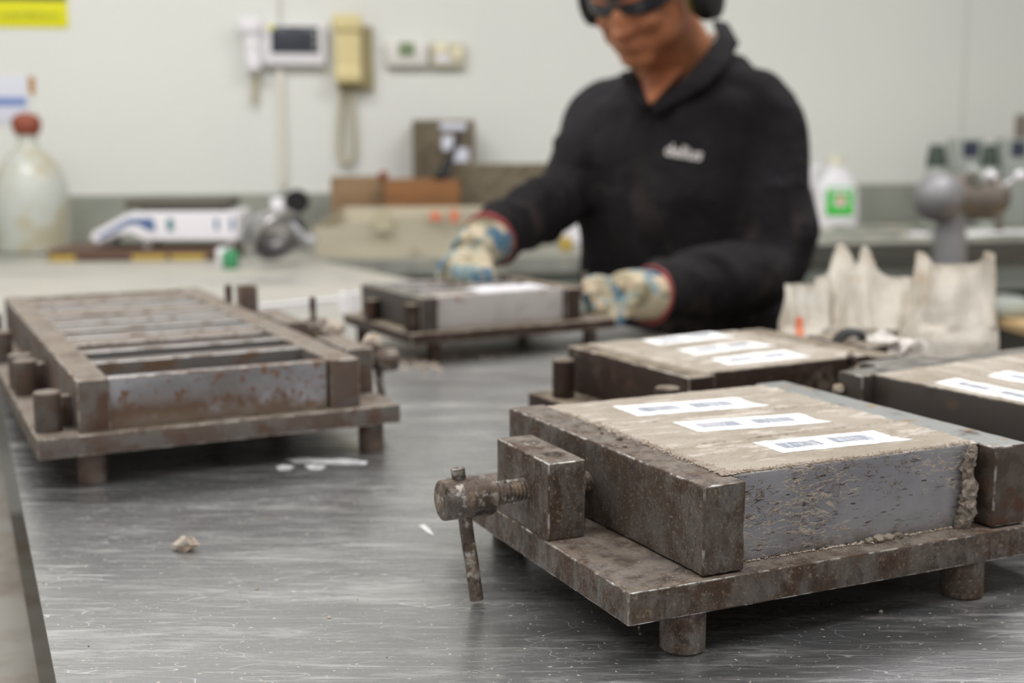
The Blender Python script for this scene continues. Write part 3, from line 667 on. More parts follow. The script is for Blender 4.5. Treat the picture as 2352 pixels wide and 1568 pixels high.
mb = MB(); mb.rbox((.0118, .006, ZT), (.2135, .017, Z4), .0010, .02, .0003, seed=64); mb.build('side_plate', SM, m4)
mb = MB(); mb.rbox((.0118, .200, ZT), (.2135, .211, Z4), .0010, .02, .0003, seed=65); mb.build('side_plate', SM, m4)
for b in (.075, .140):
    mb = MB(); mb.rbox((.012, b, ZT), (.2135, b+.008, Z4-.002), .0010, .04, 0, seed=66); mb.build('divider', SM, m4)
for (a, b, h_) in ((-.022, .012, .038), (-.024, .150, .030)):
    mb = MB(); mb.lathe([(.0095, ZT), (.0100, ZT+.001), (.0100, ZT+h_-.001), (.009, ZT+h_)], 24, Matrix.Translation((a, b, 0))); mb.build('pin', M['dark_rust'], m4)
block(m4, (.244, .040, ZT), (.262, .110, Z4-.004), None, BM, 67)
clamp_screw(m4, .075, .077, .262, 1, .300, .285, .0115, .007, ((.292, .075, .105), (.292, .070, .060), .004), M['screw'])
MM4 = place('m4', X4, Y4, T4)
prism(MM4, 'mortar_prism', .0125, .213, .0175, .0750, Z4-.006, 'mortar prism behind the pale front plate of the mould the worker handles', None, [], seed=31, group=None, res=.006)
def thing_mb(name, mb, m_, label, cat, M_=None, smooth=True, group=None):
    o = mb.build(name, m_, None, smooth)
    if M_: o.matrix_world = M_
    return tag(o, label, cat, group)
mb = MB(); mb.grid(20, 6, lambda u, v: (.085+.115*u, .018+.05*v, Z4+.0008+.002*math.sin(u*3)*v+.002*noise.noise(Vector((u*5, v*5, 1)))))
o = thing_mb('plastic_sheet', mb, M['white_plastic'], 'thin white plastic sheet lying across the top of the mould in the worker\'s hands', 'sheet', MM4)
o.modifiers.new('s', 'SOLIDIFY').thickness = .0008

# --- small things on the table
p = onz(427, 1262, TT)
mb = MB(); pebble(mb, (0, 0, .0048), (.0085, .0062, .0062), 2.2, .7)
o = thing_mb('mortar_chip', mb, M['crust'], 'single pale mortar chip alone on the bare steel in the left foreground', 'debris', Matrix.Translation(p))
mb = MB(); rs = random.Random(11)
for i in range(420):
    x, y = rs.uniform(-.45, .55), rs.uniform(.55, 2.2)
    if (Vector((x, y, 0))-Vector((-.491, 1.221, 0))).dot(nn) > -.01: continue
    if (x-.552)*.872+(y-1.413)*.489 > -.02: continue
    tiny(mb, (x, y, TT+.0004), rs.choice([.0005, .0006, .0009, .0014]))
for i in range(70):
    q = onz(rs.gauss(960, 30), rs.gauss(835, 9), TT); tiny(mb, (q.x, q.y, TT+.001), rs.uniform(.002, .005))
for i in range(40):
    q = onz(rs.gauss(1150, 60), rs.gauss(815, 6), TT); tiny(mb, (q.x, q.y, TT+.001), rs.uniform(.001, .003))
o = mb.build('table_crumbs', M['crust'], None, False); tag(o, 'loose mortar crumbs scattered over the steel table top', 'debris', kind='stuff')
def blob(name, pts, m_, label, cat, th=.0006):
    q = [onz(px, py, TT) for px, py in pts]; n = len(q); mb = MB()
    mb.add([(v.x, v.y, TT+.0001) for v in q]+[(v.x, v.y, TT+th) for v in q], [tuple(range(n))[::-1], tuple(range(n, 2*n))]+[(i, (i+1) % n, (i+1) % n+n, i+n) for i in range(n)])
    return thing_mb(name, mb, m_, label, cat, smooth=False)
M['smear'] = mat('thin_dried_plaster', 'cfcfce', [dict(s=90, lo=.5, hi=.6, c='a9aaac', r=.5)], rough=.7)
blob('plaster_smear', [(655, 1056), (700, 1052), (748, 1056), (790, 1054), (845, 1061), (838, 1067), (772, 1066), (720, 1062), (676, 1062)], M['smear'], 'long thin white plaster smear on the steel before the empty rusty mould', 'smear')
blob('plaster_smear', [(700, 1070), (722, 1066), (750, 1070), (738, 1078), (712, 1078)], M['smear'], 'small oval white smear just below the long thin plaster smear', 'smear')
blob('plaster_smear', [(634, 1074), (650, 1068), (676, 1072), (664, 1080), (642, 1080)], M['smear'], 'leftmost small white smear before the empty rusty mould', 'smear')
blob('plaster_smear', [(962, 1208), (975, 1206), (988, 1216), (996, 1230), (984, 1225), (972, 1216)], M['smear'], 'small dried smear left of the clamp screw handle', 'smear')
p0, p1 = onz(596, 704, TT+.004), onz(788, 684, TT+.004)
mb = MB(); mb.cyl(p0, p1, .0034, 16, .0005); thing_mb('plastic_rod', mb, M['white_plastic'], 'thin white plastic rod lying on the table beyond the empty mould', 'rod')
p = onz(803, 719, TT)
tr = empty('tape_roll', p, 0, 'small white roll standing on the table left of the worker\'s mould', 'roll')
mb = MB(); mb.lathe([(.0160, 0), (.0172, .001), (.0172, .037), (.0160, .038), (.0085, .038), (.0085, .002)], 32); mb.build('roll_body', M['white_plastic'], tr)
mb = MB(); mb.lathe([(.0083, .001), (.0083, .0385), (.0060, .0385), (.0060, .001)], 24); mb.build('core', M['wood2'], tr)

# --- bags of aggregate, with strap and crumpled paper before them
def bag(px0, px1, ptop, Y, Yd, tips, label, seed, orange=None, pb=None):
    """a filled clear bag: swollen lower body that gathers to a limp open top; tips = (u, extra height)"""
    xl, xr = at(px0, 800, Y).x, at(px1, 800, Y).x; W_ = (xr-xl)/2; c = Vector(((xl+xr)/2, Y, TT)); Ht = at(1200, ptop, Y).z-TT
    r = empty('aggregate_bag', c, 0, label, 'bag', 'plastic bags of aggregate')
    fill = Ht*.55
    def fn(u, v):
        a = 2*math.pi*u; ca, sa = math.cos(a), math.sin(a)
        sq = lambda q: math.copysign(abs(q)**.75, q)
        hh = v*Ht
        k = (.80+.20*math.sin(min(v/.5, 1)*math.pi*.5)) if v < .5 else 1-.10*(v-.5)/.5
        dk = 1 if v < .45 else max(.12, 1-1.7*(v-.45))
        wv = .10*noise.noise(Vector((ca*1.6, sa*1.6, v*2+seed)))+.05*noise.noise(Vector((ca*4, sa*4, v*4+seed)))
        x = W_*k*sq(ca)*(1+wv); y = Yd*dk*sq(sa)*(1+wv)
        if v > .55:
            e = sum(t[1]*math.exp(-((ca-t[0])/.28)**2) for t in tips); hh += e*Ht*(v-.55)/.45
            y += .015*noise.noise(Vector((ca*3, seed, v*3)))
        return (x, y, max(hh, .001))
    mb = MB(); mb.grid(64, 34, fn); mb.add([fn(i/64, 0) for i in range(64)], [tuple(range(64))])
    mb.build('bag_film', M['bag'], r)
    mb = MB()
    def fc(u, v):
        x, y, z = fn(u, v*.5); return (x*.95, y*.93, max(z*.98, .002)) if v < .98 else (x*.3, y*.3, fill*.98)
    mb.grid(48, 16, fc); mb.build('aggregate_fill', M['bagfill'], r)
    if orange:
        u0, v0, du, dv = orange
        mb = MB(); mb.grid(8, 8, lambda u, v: tuple(Vector(fn(u0+du*u, v0+dv*v))*1.0+Vector((0, -.0025, 0)))); mb.build('sticker', M['orange'], r)
    return r
M['bagfill'] = mat('pale_pink_aggregate', 'c2b1a2', [dict(s=22, lo=.4, hi=.6, c='b39c88')], rough=.9)
bag(2085, 2282, 612, 1.50, .050, ((-.9, .10), (.85, .10)), 'tall clear bag of pale aggregate at the right end of the row of bags', 2.2)
bag(1935, 2098, 640, 1.58, .050, ((-.4, .30), (.2, .0)), 'clear bag of pale aggregate with a drooping top, in the middle of the bag row', 5.1)
bag(1862, 2010, 640, 1.70, .045, ((-.1, .38), (.6, .15)), 'clear bag of pale aggregate with a high pointed top, left of the bag row\'s middle', 8.7)
bag(1792, 1915, 655, 1.62, .040, ((-.3, .0), (.6, .12)), 'small clear bag of aggregate with an orange sticker, left end of the bag row', 11.3, orange=(.645, .47, .06, .20))
Y = 1.33
mb = MB()
cxy = at(1958, 806, Y); R_ = .0150
for k in range(24):
    pass
def arcs(u, v):
    a = math.pi*(1-u); r = R_+(.004 if v > .5 else 0); return (cxy.x+r*1.0*math.cos(a)-.003*(1-u), cxy.y+(v-.5)*.012, cxy.z-.004+r*math.sin(a)*1.35)
mb.grid(24, 2, arcs); o = thing_mb('curved_strap', mb, M['black_rubber'], 'dark curved strap end standing up behind the brown mould', 'strap'); o.modifiers.new('s', 'SOLIDIFY').thickness = .004
p = at(2022, 800, Y)
mb = MB(); pebble(mb, (0, 0, .0), (.021, .014, .016), 3.3, .9); pebble(mb, (.018, 0, -.006), (.016, .012, .012), 6.1, .9); thing_mb('crumpled_paper', mb, M['crumple'], 'crumpled pale paper by the clamp end of the brown mould, before the bags', 'paper', Matrix.Translation(p))
p = at(2098, 795, Y-.02)
mb = MB(); pebble(mb, (0, 0, 0), (.014, .010, .009), 9.3, .7); thing_mb('crumpled_paper', mb, M['crumple'], 'small pale crumpled scrap on top of the clamp screw of the brown mould', 'paper', Matrix.Translation(p))

# ---------------------------------------------------------------- wall benches
def wobj(name, lo, hi, m_, parent):
    mb = MB(); mb.box(lo, hi); o = mb.build(name, m_, parent, False); return o
wb = empty('wall_bench', (0, 0, 0), 0, 'pale grey steel wall bench running along the white wall on the left and centre', 'bench'); wb.matrix_world = WM
BL0, BL1 = -1.6, 1.26
wobj('bench_top', (BL0, -.70, TT-.045), (BL1, 0, TT-.001), M['bench'], wb)
wobj('upstand', (BL0, -.022, TT), (BL1, -.002, TT+.148), M['upstand'], wb)
wobj('front_panel', (BL0, -.66, TT-.16), (BL1, -.64, TT-.045), M['apron'], wb)
for s_ in (BL0+.05, 0, BL1-.05):
    wobj('leg', (s_-.03, -.66, 0), (s_+.03, -.60, TT-.045), M['bench_dark'], wb)
wb2 = empty('wall_bench', (0, 0, 0), 0, 'higher wall bench with dark front edge behind the bags on the right', 'bench'); wb2.matrix_world = WM
wobj('bench_top', (BL1+.01, -.80, TT-.02), (3.6, 0, TT+.030), M['bench'], wb2)
wobj('front_edge', (BL1+.01, -.812, TT-.022), (3.6, -.80, TT+.026), M['bench_dark'], wb2)
wobj('upstand', (BL1+.01, -.022, TT+.031), (3.6, -.002, TT+.160), M['upstand'], wb2)
wobj('front_panel', (BL1+.01, -.77, TT-.11), (3.6, -.75, TT-.02), M['apron'], wb2)
wobj('shade_sheet', (BL1+.01, -.35, .02), (3.6, -.33, TT-.11), M['gap'], wb2)  # added dark sheet standing in for shade below the bench, no real panel
for s_ in (BL1+.05, 3.5):
    wobj('leg', (s_-.03, -.77, 0), (s_+.03, -.71, TT-.02), M['bench_dark'], wb2)
# low plywood-topped trolley right of the bags
p = at(2400, 745, 2.95); zb = p.z
tr = empty('trolley', (p.x+.30, 3.0, 0), .1, 'low trolley with a pale plywood top, beyond the bags at the right frame edge', 'trolley')
mb = MB(); mb.box((-.36, -.20, zb-.02), (.35, .22, zb+.0)); mb.build('plywood_top', M['ply'], tr, False)
mb = MB(); mb.box((-.355, -.19, zb-.075), (.34, .21, zb-.02)); mb.build('frame', M['bench_dark'], tr, False)
for (a, b) in ((-.32, -.16), (.3, -.16), (-.32, .18), (.3, .18)):
    mb = MB(); mb.cyl((a, b, 0), (a, b, zb-.07), .018, 16); mb.build('leg', M['bench_dark'], tr)
mb = MB(); mb.lathe([(.06, 0), (.075, .01), (.075, .03), (.05, .045), (.02, .05)], 32); p = at(2300, 722, 3.12)
thing_mb('grey_dish', mb, M['box_grey'], 'flat grey dish on the back of the plywood trolley', 'dish', Matrix.Translation((p.x, 3.12, zb)))

# ---------------------------------------------------------------- things on the wall
def wthing(name, label, cat, s_, z_, group=None):
    o = empty(name, (0, 0, 0), 0, label, cat, group); o.matrix_world = WM @ Matrix.Translation((s_, 0, z_)); return o
def wrect(px0, py0, px1, py1, off=0.):
    a = wl(px0, py0, off); b = wl(px1, py1, off); return a[0], b[0], b[1], a[1]     # s0, s1, z0, z1
def rel(parent_s, parent_z, s0, s1, z0, z1): return s0-parent_s, s1-parent_s, z0-parent_z, z1-parent_z
def wbx(name, r, s, z, y0, y1, m_, parent, rad=.004, step=.05):
    mb = MB(); mb.rbox((r[0]-s, -y1, r[2]-z), (r[1]-s, -y0, r[3]-z), rad, step); return mb.build(name, [m_, m_], parent)

# video intercom: white handset left, monitor right
s, z = wl(640, 95); r = wthing('video_intercom', 'white wall video intercom with dark screen and handset on its left', 'intercom', s, z)
wbx('monitor_body', wrect(590, 58, 748, 152), s, z, .001, .035, M['white_plastic'], r, .006)
scr = wbx('screen', wrect(622, 62, 733, 124), s, z, .035, .038, M['screen'], r, .001)
R_ = wrect(722, 78, 728, 84)
for k in range(3): wbx('button', wrect(720, 76+k*15, 728, 84+k*15), s, z, .038, .041, M['box_grey'], scr, .001)
wbx('sticker', wrect(616, 60, 630, 70), s, z, .038, .040, M['yellow'], r, .0005)
hs = wbx('handset', wrect(560, 72, 602, 142), s, z, .02, .055, M['white_plastic'], r, .012, .02)
wbx('earpiece', wrect(548, 44, 604, 84), s, z, .015, .065, M['white_plastic'], hs, .014, .02)
wbx('mouthpiece', wrect(566, 128, 602, 168), s, z, .015, .060, M['white_plastic'], hs, .012, .02)
mb = MB(); pts = [wl(px, py, .02) for px, py in ((588, 166), (587, 185), (585, 205), (584, 225), (582, 240))]
mb.tube([(a-s, -.02, b-z) for a, b in pts], [.009, .009, .008, .008, .006], 10); mb.build('cord', M['cable_beige'], r)
# beige handset
s, z = wl(800, 110); r = wthing('wall_phone', 'cream wall phone handset with a long looped cord', 'phone', s, z)
wbx('wall_cradle', wrect(770, 60, 858, 208), s, z, .001, .022, M['olive_plastic'], r, .004)
mb = MB(); R_ = wrect(766, 32, 832, 192, .05)
mb.rbox((R_[0]-s, -.065, R_[2]-z), (R_[1]-s, -.024, R_[3]-z), .012, .02); hs = mb.build('handset', [M['beige_plastic']]*2, r)
mb = MB(); mb.rbox((R_[0]-s-.004, -.075, R_[3]-z-.055), (R_[1]-s+.003, -.03, R_[3]-z), .012, .02); mb.build('earpiece', [M['beige_plastic']]*2, hs)
mb = MB(); mb.rbox((R_[0]-s-.001, -.072, R_[2]-z), (R_[1]-s+.001, -.03, R_[2]-z+.05), .012, .02); mb.build('mouthpiece', [M['beige_plastic']]*2, hs)
pts = [wl(px, py, .02) for px, py in ((784, 195), (783, 250), (780, 320), (783, 360), (797, 376), (812, 355), (812, 300), (808, 240), (808, 205))]
P_ = [Vector((a-s, -.02, b-z)) for a, b in pts]
mb = MB(); mb.tube(P_, .0078, 12, sub=8); mb.build('coiled_cord', M['cable_beige'], r)
# thermostat and timer
s, z = wl(932, 126); r = wthing('thermostat', 'white wall thermostat with a small green display', 'thermostat', s, z)
wbx('housing', wrect(884, 94, 984, 156), s, z, .001, .03, M['thermostat'], r, .012, .02)
wbx('display', wrect(914, 99, 950, 130), s, z, .030, .033, M['lcd'], r, .001)
s, z = wl(1028, 128); r = wthing('timer_switch', 'beige wall timer box with cream push pads, right of the thermostat', 'switch', s, z)
wbx('housing', wrect(988, 100, 1066, 156), s, z, .001, .028, M['timer_beige'], r, .006)
wbx('push_pad', wrect(998, 104, 1024, 122), s, z, .028, .032, M['cream_pad'], r, .001)
wbx('push_pad', wrect(1040, 112, 1058, 134), s, z, .028, .032, M['cream_pad'], r, .001)
wbx('label_plate', wrect(1000, 126, 1030, 146), s, z, .028, .030, M['white_plastic'], r, .0005)
# conduit
s, z = wl(650, 300); r = wthing('cable_conduit', 'cream plastic cable conduit running down the wall from the intercom', 'conduit', s, z)
wbx('channel', wrect(636, 156, 660, 432), s, z, .001, .016, mat('cream_conduit', 'd8d4c8', rough=.5), r, .002)
s, z = wl(638, 10); r = wthing('cable_conduit', 'cream plastic cable conduit rising on the wall above the intercom', 'conduit', s, z)
wbx('channel', wrect(632, -300, 645, 56), s, z, .001, .012, bpy.data.materials['cream_conduit'], r, .002)
# yellow sign
s, z = wl(60, 30); r = wthing('yellow_sign', 'yellow notice with a black top band, upper left on the wall', 'sign', s, z)
wbx('sheet', wrect(-150, -70, 158, 64), s, z, .001, .004, M['yellow'], r, .0005)
wbx('top_band', wrect(-150, -70, 152, 2), s, z, .004, .005, M['black_strip'], r, .0003)
mb = MB(); rs = random.Random(3); x = -140
while x < 146:
    wd = rs.choice([4, 6, 8]); hh = rs.choice([10, 10, 15]); R_ = wrect(x, 42-hh, x+wd, 42, .005)
    if rs.random() > .15: mb.box((R_[0]-s, -.0056, R_[2]-z), (R_[1]-s, -.0050, R_[3]-z))
    x += wd+3
mb.build('lettering', M['sign_ink'], r, False)
s, z = wl(20, 230); r = wthing('notice_paper', 'white paper notice with a blue band, pinned left on the wall above the bottle', 'paper', s, z)
wbx('sheet', wrect(-90, 174, 66, 284), s, z, .001, .003, M['paper_blue'], r, .0005)
wbx('blue_band', wrect(-80, 224, 62, 243), s, z, .003, .004, M['blue_ink'], r, .0003)

# ---------------------------------------------------------------- things on the left bench
BZ = TT
p = at(78, 568, 3.62); base = Vector((p.x, 3.62, BZ))
sc = 3.62/F_PX
r = empty('storage_bottle', base, 0, 'big cloudy round-shouldered bottle with a red rubber stopper, far left on the bench', 'bottle')
mb = MB(); k = sc
def hz(py): return at(78, py, 3.62).z-BZ
prof = [(.02, .0), (80*k, .004), (84*k, .02), (84*k, hz(470)), (83*k, hz(445)), (78*k, hz(415)), (68*k, hz(388)), (52*k, hz(364)), (34*k, hz(346)), (24*k, hz(334)), (21*k, hz(315)), (24*k, hz(306))]
mb.lathe(prof, 48); mb.build('bottle_body', M['glassy'], r)
mb = MB(); mb.lathe([(.02, .004), (79*k, .008), (81*k, .02), (81*k, hz(520)), (.01, hz(520)-.001)], 40); mb.build('murky_liquid', M['liquid'], r)
mb = MB(); mb.lathe([(14*k, hz(325)), (18*k, hz(316)), (28*k, hz(304)), (33*k, hz(288)), (32*k, hz(276)), (26*k, hz(266)), (14*k, hz(260)), (2*k, hz(258))], 32); mb.build('rubber_stopper', M['red_rubber'], r)
mb = MB(); a = at(70, 180, 3.62)-base; b = at(82, 275, 3.62)-base; mb.cyl(b, a, 4.5*k, 14); mb.build('glass_tube', M['glass_tube'], r)
mb = MB(); a = at(72, 176, 3.62)-base; b = at(74, 216, 3.62)-base; mb.cyl(b, a, 7*k, 14, .001); mb.build('amber_tip', M['amber'], r)
# dark board under the scale
A_, B_ = onz(105, 600, TT), onz(515, 600, TT)
YB = 3.32
xa, xb = at(108, 580, YB).x, at(520, 580, YB).x
r = empty('dark_board', ((xa+xb)/2, YB+.1, BZ), .06, 'dark brown board with worn yellow paint lying under the weighing scale', 'board')
hw = (xb-xa)/2
mb = MB(); mb.rbox((-hw, -.10, .001), (hw, .16, .030), .003, .1); mb.build('plank', [M['board_dark']]*2, r)
for (u0, u1) in ((-.98, -.70), (-.08, .30), (.35, .72)):
    mb = MB(); mb.box((u0*hw, -.1012, .002), (u1*hw, -.0995, .016)); mb.build('paint_patch', M['board_yellow'], r, False)
# scale
YS = 3.36; k = YS/F_PX
c = at(390, 520, YS); zz = lambda py: at(390, py, YS).z-TT-.030
r = empty('weighing_scale', (c.x, YS+.03, TT+.030), .03, 'white bench weighing scale with blue markings and a slanted display, on the dark board', 'scale')
xx = lambda px: (px-390)*k
sil = [(xx(205), zz(545)), (xx(215), zz(532)), (xx(290), zz(492)), (xx(310), zz(486)), (xx(540), zz(486)), (xx(546), zz(494)), (xx(544), zz(548)), (xx(535), zz(554)), (xx(330), zz(552)), (xx(300), zz(536)), (xx(268), zz(540)), (xx(222), zz(560))]
mb = MB(); mb.prism(sil, -.03, .16); sb = mb.build('scale_body', M['white_plastic'], r, False); bv = sb.modifiers.new('b', 'BEVEL'); bv.width = .004; bv.segments = 2
def sp(name, pts, m_, th=.002):
    mb = MB(); mb.prism([(xx(a), zz(b)) for a, b in pts], -.030-th, -.0305); return mb.build(name, m_, r, False)
sp('blue_stripe', [(224, 542), (296, 502), (352, 500), (358, 530), (338, 528), (318, 514), (298, 514), (228, 549)], M['scale_blue'])
sp('blue_stripe', [(383, 502), (398, 502), (398, 530), (383, 530)], M['scale_teal'])
sp('blue_stripe', [(492, 502), (500, 502), (500, 528), (492, 528)], M['scale_blue'])
sp('blue_stripe', [(528, 500), (536, 500), (536, 530), (528, 530)], M['scale_blue'])
mb = MB(); mb.rbox((xx(287), -.02, zz(480)), (xx(522), .15, zz(457)), .003, .1); mb.build('weighing_pan', [M['pan']]*2, r)
for u in (310, 500):
    mb = MB(); mb.cyl((xx(u), .06, zz(488)), (xx(u), .06, zz(474)), .008, 14); mb.build('pan_support', M['olive_plastic'], r)
for (u, v) in ((330, 0), (330, .12), (520, 0), (520, .12), (245, .06)):
    mb = MB(); mb.cyl((xx(u), v, 0), (xx(u), v, zz(548)), .010, 14); mb.build('foot', M['white_plastic'], r)
# steel bowl / polished hopper with green valve
YD = 3.17; k = YD/F_PX
c = at(625, 612, YD)
r = empty('steel_bowl', (c.x, YD, TT), 0, 'polished steel bowl tipped on its side with a bright rim, right of the scale', 'bowl')
def dd(px, py): q = at(px, py, YD); return Vector((q.x-c.x, 0, q.z-TT))
q = Vector((.50, -.55, -.55)).to_track_quat('Z', 'Y').to_matrix().to_4x4()
prof = [(max(.001, .070*math.cos(math.pi/2*i/16)), -.068*math.sin(math.pi/2*i/16)) for i in range(17)][::-1] + [(.075, .001), (.075, .005), (.068, .005)] + [(max(.001, .067*math.cos(math.pi/2*i/16)), -.065*math.sin(math.pi/2*i/16)) for i in range(17)]
mb = MB(); mb.lathe(prof, 44, Matrix.Translation(dd(632, 542)+Vector((.01, .0, .0))) @ q, cap=False); mb.build('bowl_shell', M['chrome'], r)
mb = MB(); mb.tube([dd(560, 560), dd(572, 520), dd(610, 496), dd(648, 498), dd(690, 540), dd(700, 560)], [.010, .013, .014, .013, .012, .010], 14); mb.build('handle', M['dull_alu'], r)
mb = MB(); mb.cyl(dd(700, 548), dd(722, 560), .020, 20); mb.build('hub', M['dull_alu'], r)
mb = MB(); pts = dd(640, 455); mb.rbox((pts.x-.018, -.01, dd(640, 492).z), (pts.x+.012, .012, pts.z), .003, .02); mb.build('latch', [M['white_plastic']]*2, r)
mb = MB(); g_ = dd(541, 586); mb.lathe([(.018, 0), (.020, .004), (.020, g_.z+.012), (.016, g_.z+.018)], 24, Matrix.Translation((g_.x, -.06, 0)))
o = mb.build('jar', [M['green_cap']]); o.matrix_world = Matrix.Translation((c.x, YD, TT)); tag(o, 'small green-capped jar in front of the steel bowl', 'jar')
mb = MB(); g_ = dd(520, 580); mb.lathe([(.014, 0), (.016, .004), (.016, g_.z+.01), (.012, g_.z+.016)], 24, Matrix.Translation((g_.x, -.04, 0)))
o = mb.build('jar', [M['white_plastic']]); o.matrix_world = Matrix.Translation((c.x, YD, TT)); tag(o, 'small white jar between the scale and the green-capped jar', 'jar')
# black knob on a stand
YK = 3.75; k = YK/F_PX; c = at(686, 570, YK)
r = empty('dial_stand', (c.x, YK, TT), 0, 'round black dial on a thin stand between the bowl and the brown box', 'dial')
z_ = at(686, 462, YK).z-TT
mb = MB(); mb.cyl((0, .012, z_), (0, -.022, z_), 27*k, 32, .004); mb.build('dial', M['black_rubber'], r)
mb = MB(); mb.cyl((0, .01, .008), (0, .01, z_-.02), .006, 14); mb.build('stem', M['dull_alu'], r)
mb = MB(); mb.lathe([(.045, 0), (.045, .006), (.02, .010)], 28); mb.build('base', M['black_rubber'], r)

# brown boxes, baskets, tub
def bx(name, px0, px1, py0, py1, Y, dpt, m_, label, cat, yaw=.12, group=None, zbase=None):
    a, b = at(px0, py1, Y), at(px1, py0, Y); zb_ = TT if zbase is None else zbase
    r = empty(name, ((a.x+b.x)/2, Y, zb_), yaw, label, cat, group); return r, (b.x-a.x)/2, b.z-zb_, dpt
def open_box(name, par, hw, h, d, m_, t=.012):
    for nm, lo, hi in (('front_board', (-hw, 0, 0), (hw, t, h)), ('back_board', (-hw, d-t, 0), (hw, d, h)), ('side_board', (-hw, t, 0), (-hw+t, d-t, h)), ('side_board', (hw-t, t, 0), (hw, d-t, h)), ('bottom_board', (-hw+t, t, 0), (hw-t, d-t, t))):
        mb = MB(); mb.rbox(lo, hi, .0015, .2); mb.build(nm, [m_]*2, par)
r, hw, h_, d_ = bx('wooden_box', 762, 884, 408, 520, 3.70, .2, None, 'light brown open box left of the darker wooden box', 'box')
open_box('b', r, hw, h_, .22, M['wood2'])
r, hw, h_, d_ = bx('wooden_box', 886, 1056, 414, 520, 3.68, .2, None, 'orange-brown varnished wooden box under the upright basket', 'box')
open_box('b', r, hw, h_, .24, M['wood'])
p = at(880, 405, 3.70); mb = MB(); mb.lathe([(.010, 0), (.014, .006), (.013, .016), (.006, .022)], 20); thing_mb('red_knob', mb, M['red_rubber'], 'small dark red knob on the rim of the brown boxes', 'knob', Matrix.Translation((p.x, 3.705, at(880, 410, 3.7).z)))
def lattice(par, hw, h, d, nx, nz, t=.006):
    mb = MB()
    for i in range(nx+1):
        x = -hw+2*hw*i/nx; mb.box((x-t/2, -.001, 0), (x+t/2, t, h))
    for j in range(nz+1):
        z = h*j/nz; mb.box((-hw, .002, z-t/2), (hw, t+.001, z+t/2))
    mb.build('front_mesh', M['basket'], par, False)['kind'] = 'stuff'
    for nm, lo, hi in (('back_board', (-hw, d-.006, 0), (hw, d, h)), ('side_board', (-hw, .006, 0), (-hw+.006, d, h)), ('side_board', (hw-.006, .006, 0), (hw, d, h)), ('bottom_board', (-hw, .006, 0), (hw, d, .006))):
        mb = MB(); mb.box(lo, hi); mb.build(nm, M['basket'], par, False)
    mb = MB(); mb.rbox((-hw-.004, -.004, h-.012), (hw+.004, .010, h+.004), .002, .1); mb.build('rim', [M['basket']]*2, par)
r, hw, h_, d_ = bx('mesh_crate', 1052, 1262, 378, 500, 3.82, .2, None, 'wide low grey-brown mesh crate right of the wooden box, behind the worker\'s arm', 'crate')
lattice(r, hw, h_, .12, 22, 10)
r, hw, h_, d_ = bx('mesh_crate', 952, 1088, 278, 420, 3.96, .1, None, 'upright grey-brown mesh crate with pale label cards, rising above the wooden box', 'crate', zbase=None)
lattice(r, hw, h_, .09, 14, 26)
for (a, b, c_, d2) in ((1010, 282, 1070, 298), (1015, 312, 1040, 345), (1038, 340, 1076, 372)):
    q0, q1 = at(a, d2, 3.95), at(c_, b, 3.95); mb = MB()
    mb.box((q0.x-r.location.x, -.008, q0.z-TT), (q1.x-r.location.x, -.004, q1.z-TT)); mb.build('label_card', M['paper_blue'], r, False)
mb = MB(); a, b = at(1058, 308, 3.80), at(1012, 412, 3.72); mb.tube([a, a.lerp(b, .4), b], [.010, .012, .026], 14, sq=.5)
thing_mb('hand_brush', mb, M['black_rubber'], 'dark brush leaning diagonally against the upright mesh crate', 'brush')
# translucent tub
YT = 3.42
a, b = at(722, 590, YT), at(1112, 466, YT); c = (a.x+b.x)/2; hw = (b.x-a.x)/2; h_ = b.z-TT
r = empty('plastic_tub', (c, YT, TT), .05, 'long cloudy plastic tub of sand on the bench behind the right glove', 'tub')
mb = MB()
def tubp(k, z, ins=0): return [(-hw*k+ins-(0), -.0+ins, z), (hw*k-ins, -.0+ins, z), (hw*k-ins, .22-ins, z), (-hw*k+ins, .22-ins, z)]
vs = tubp(.98, .0) + [(-hw*1.0, -.01, h_*.55), (hw, -.01, h_*.9), (hw, .23, h_*.86), (-hw*.72, .23, h_*.86)] + tubp(.98, .006, .006) + [(-hw*.99, -.004, h_*.55), (hw*.99, -.004, h_*.9), (hw*.99, .224, h_*.86), (-hw*.71, .224, h_*.86)]
mb.add(vs, [(0, 3, 2, 1), (0, 1, 5, 4), (1, 2, 6, 5), (2, 3, 7, 6), (3, 0, 4, 7), (8, 9, 10, 11), (8, 12, 13, 9), (9, 13, 14, 10), (10, 14, 15, 11), (11, 15, 12, 8), (4, 5, 13, 12), (5, 6, 14, 13), (6, 7, 15, 14), (7, 4, 12, 15)])
mb.build('tub_wall', M['tub'], r, False)
mb = MB(); mb.grid(30, 12, lambda u, v: ((-.93+1.86*u)*hw, .012+.195*v, h_*.42+.012*noise.noise(Vector((u*6, v*4, 0))))); o = mb.build('sand', M['sand'], r); o['kind'] = 'stuff'
o.modifiers.new('s', 'SOLIDIFY').thickness = h_*.4
for (a0, a1, b0, b1) in ((988, 1012, 486, 505), (1034, 1052, 482, 508)):
    q0, q1 = at(a0, b1, YT), at(a1, b0, YT); mb = MB(); mb.box((q0.x-c, -.022, q0.z-TT), (q1.x-c, -.018, q1.z-TT)); mb.build('orange_mark', M['orange'], r, False)
q0, q1 = at(862, 530, YT), at(900, 480, YT); mb = MB(); mb.box((q0.x-c, -.020, q0.z-TT), (q1.x-c, -.016, q1.z-TT)); mb.build('clip', M['cable_beige'], r, False)
p = onz(745, 592, TT); mb = MB(); mb.rbox((-.035, -.008, 0), (.035, .008, .007), .002, .02)
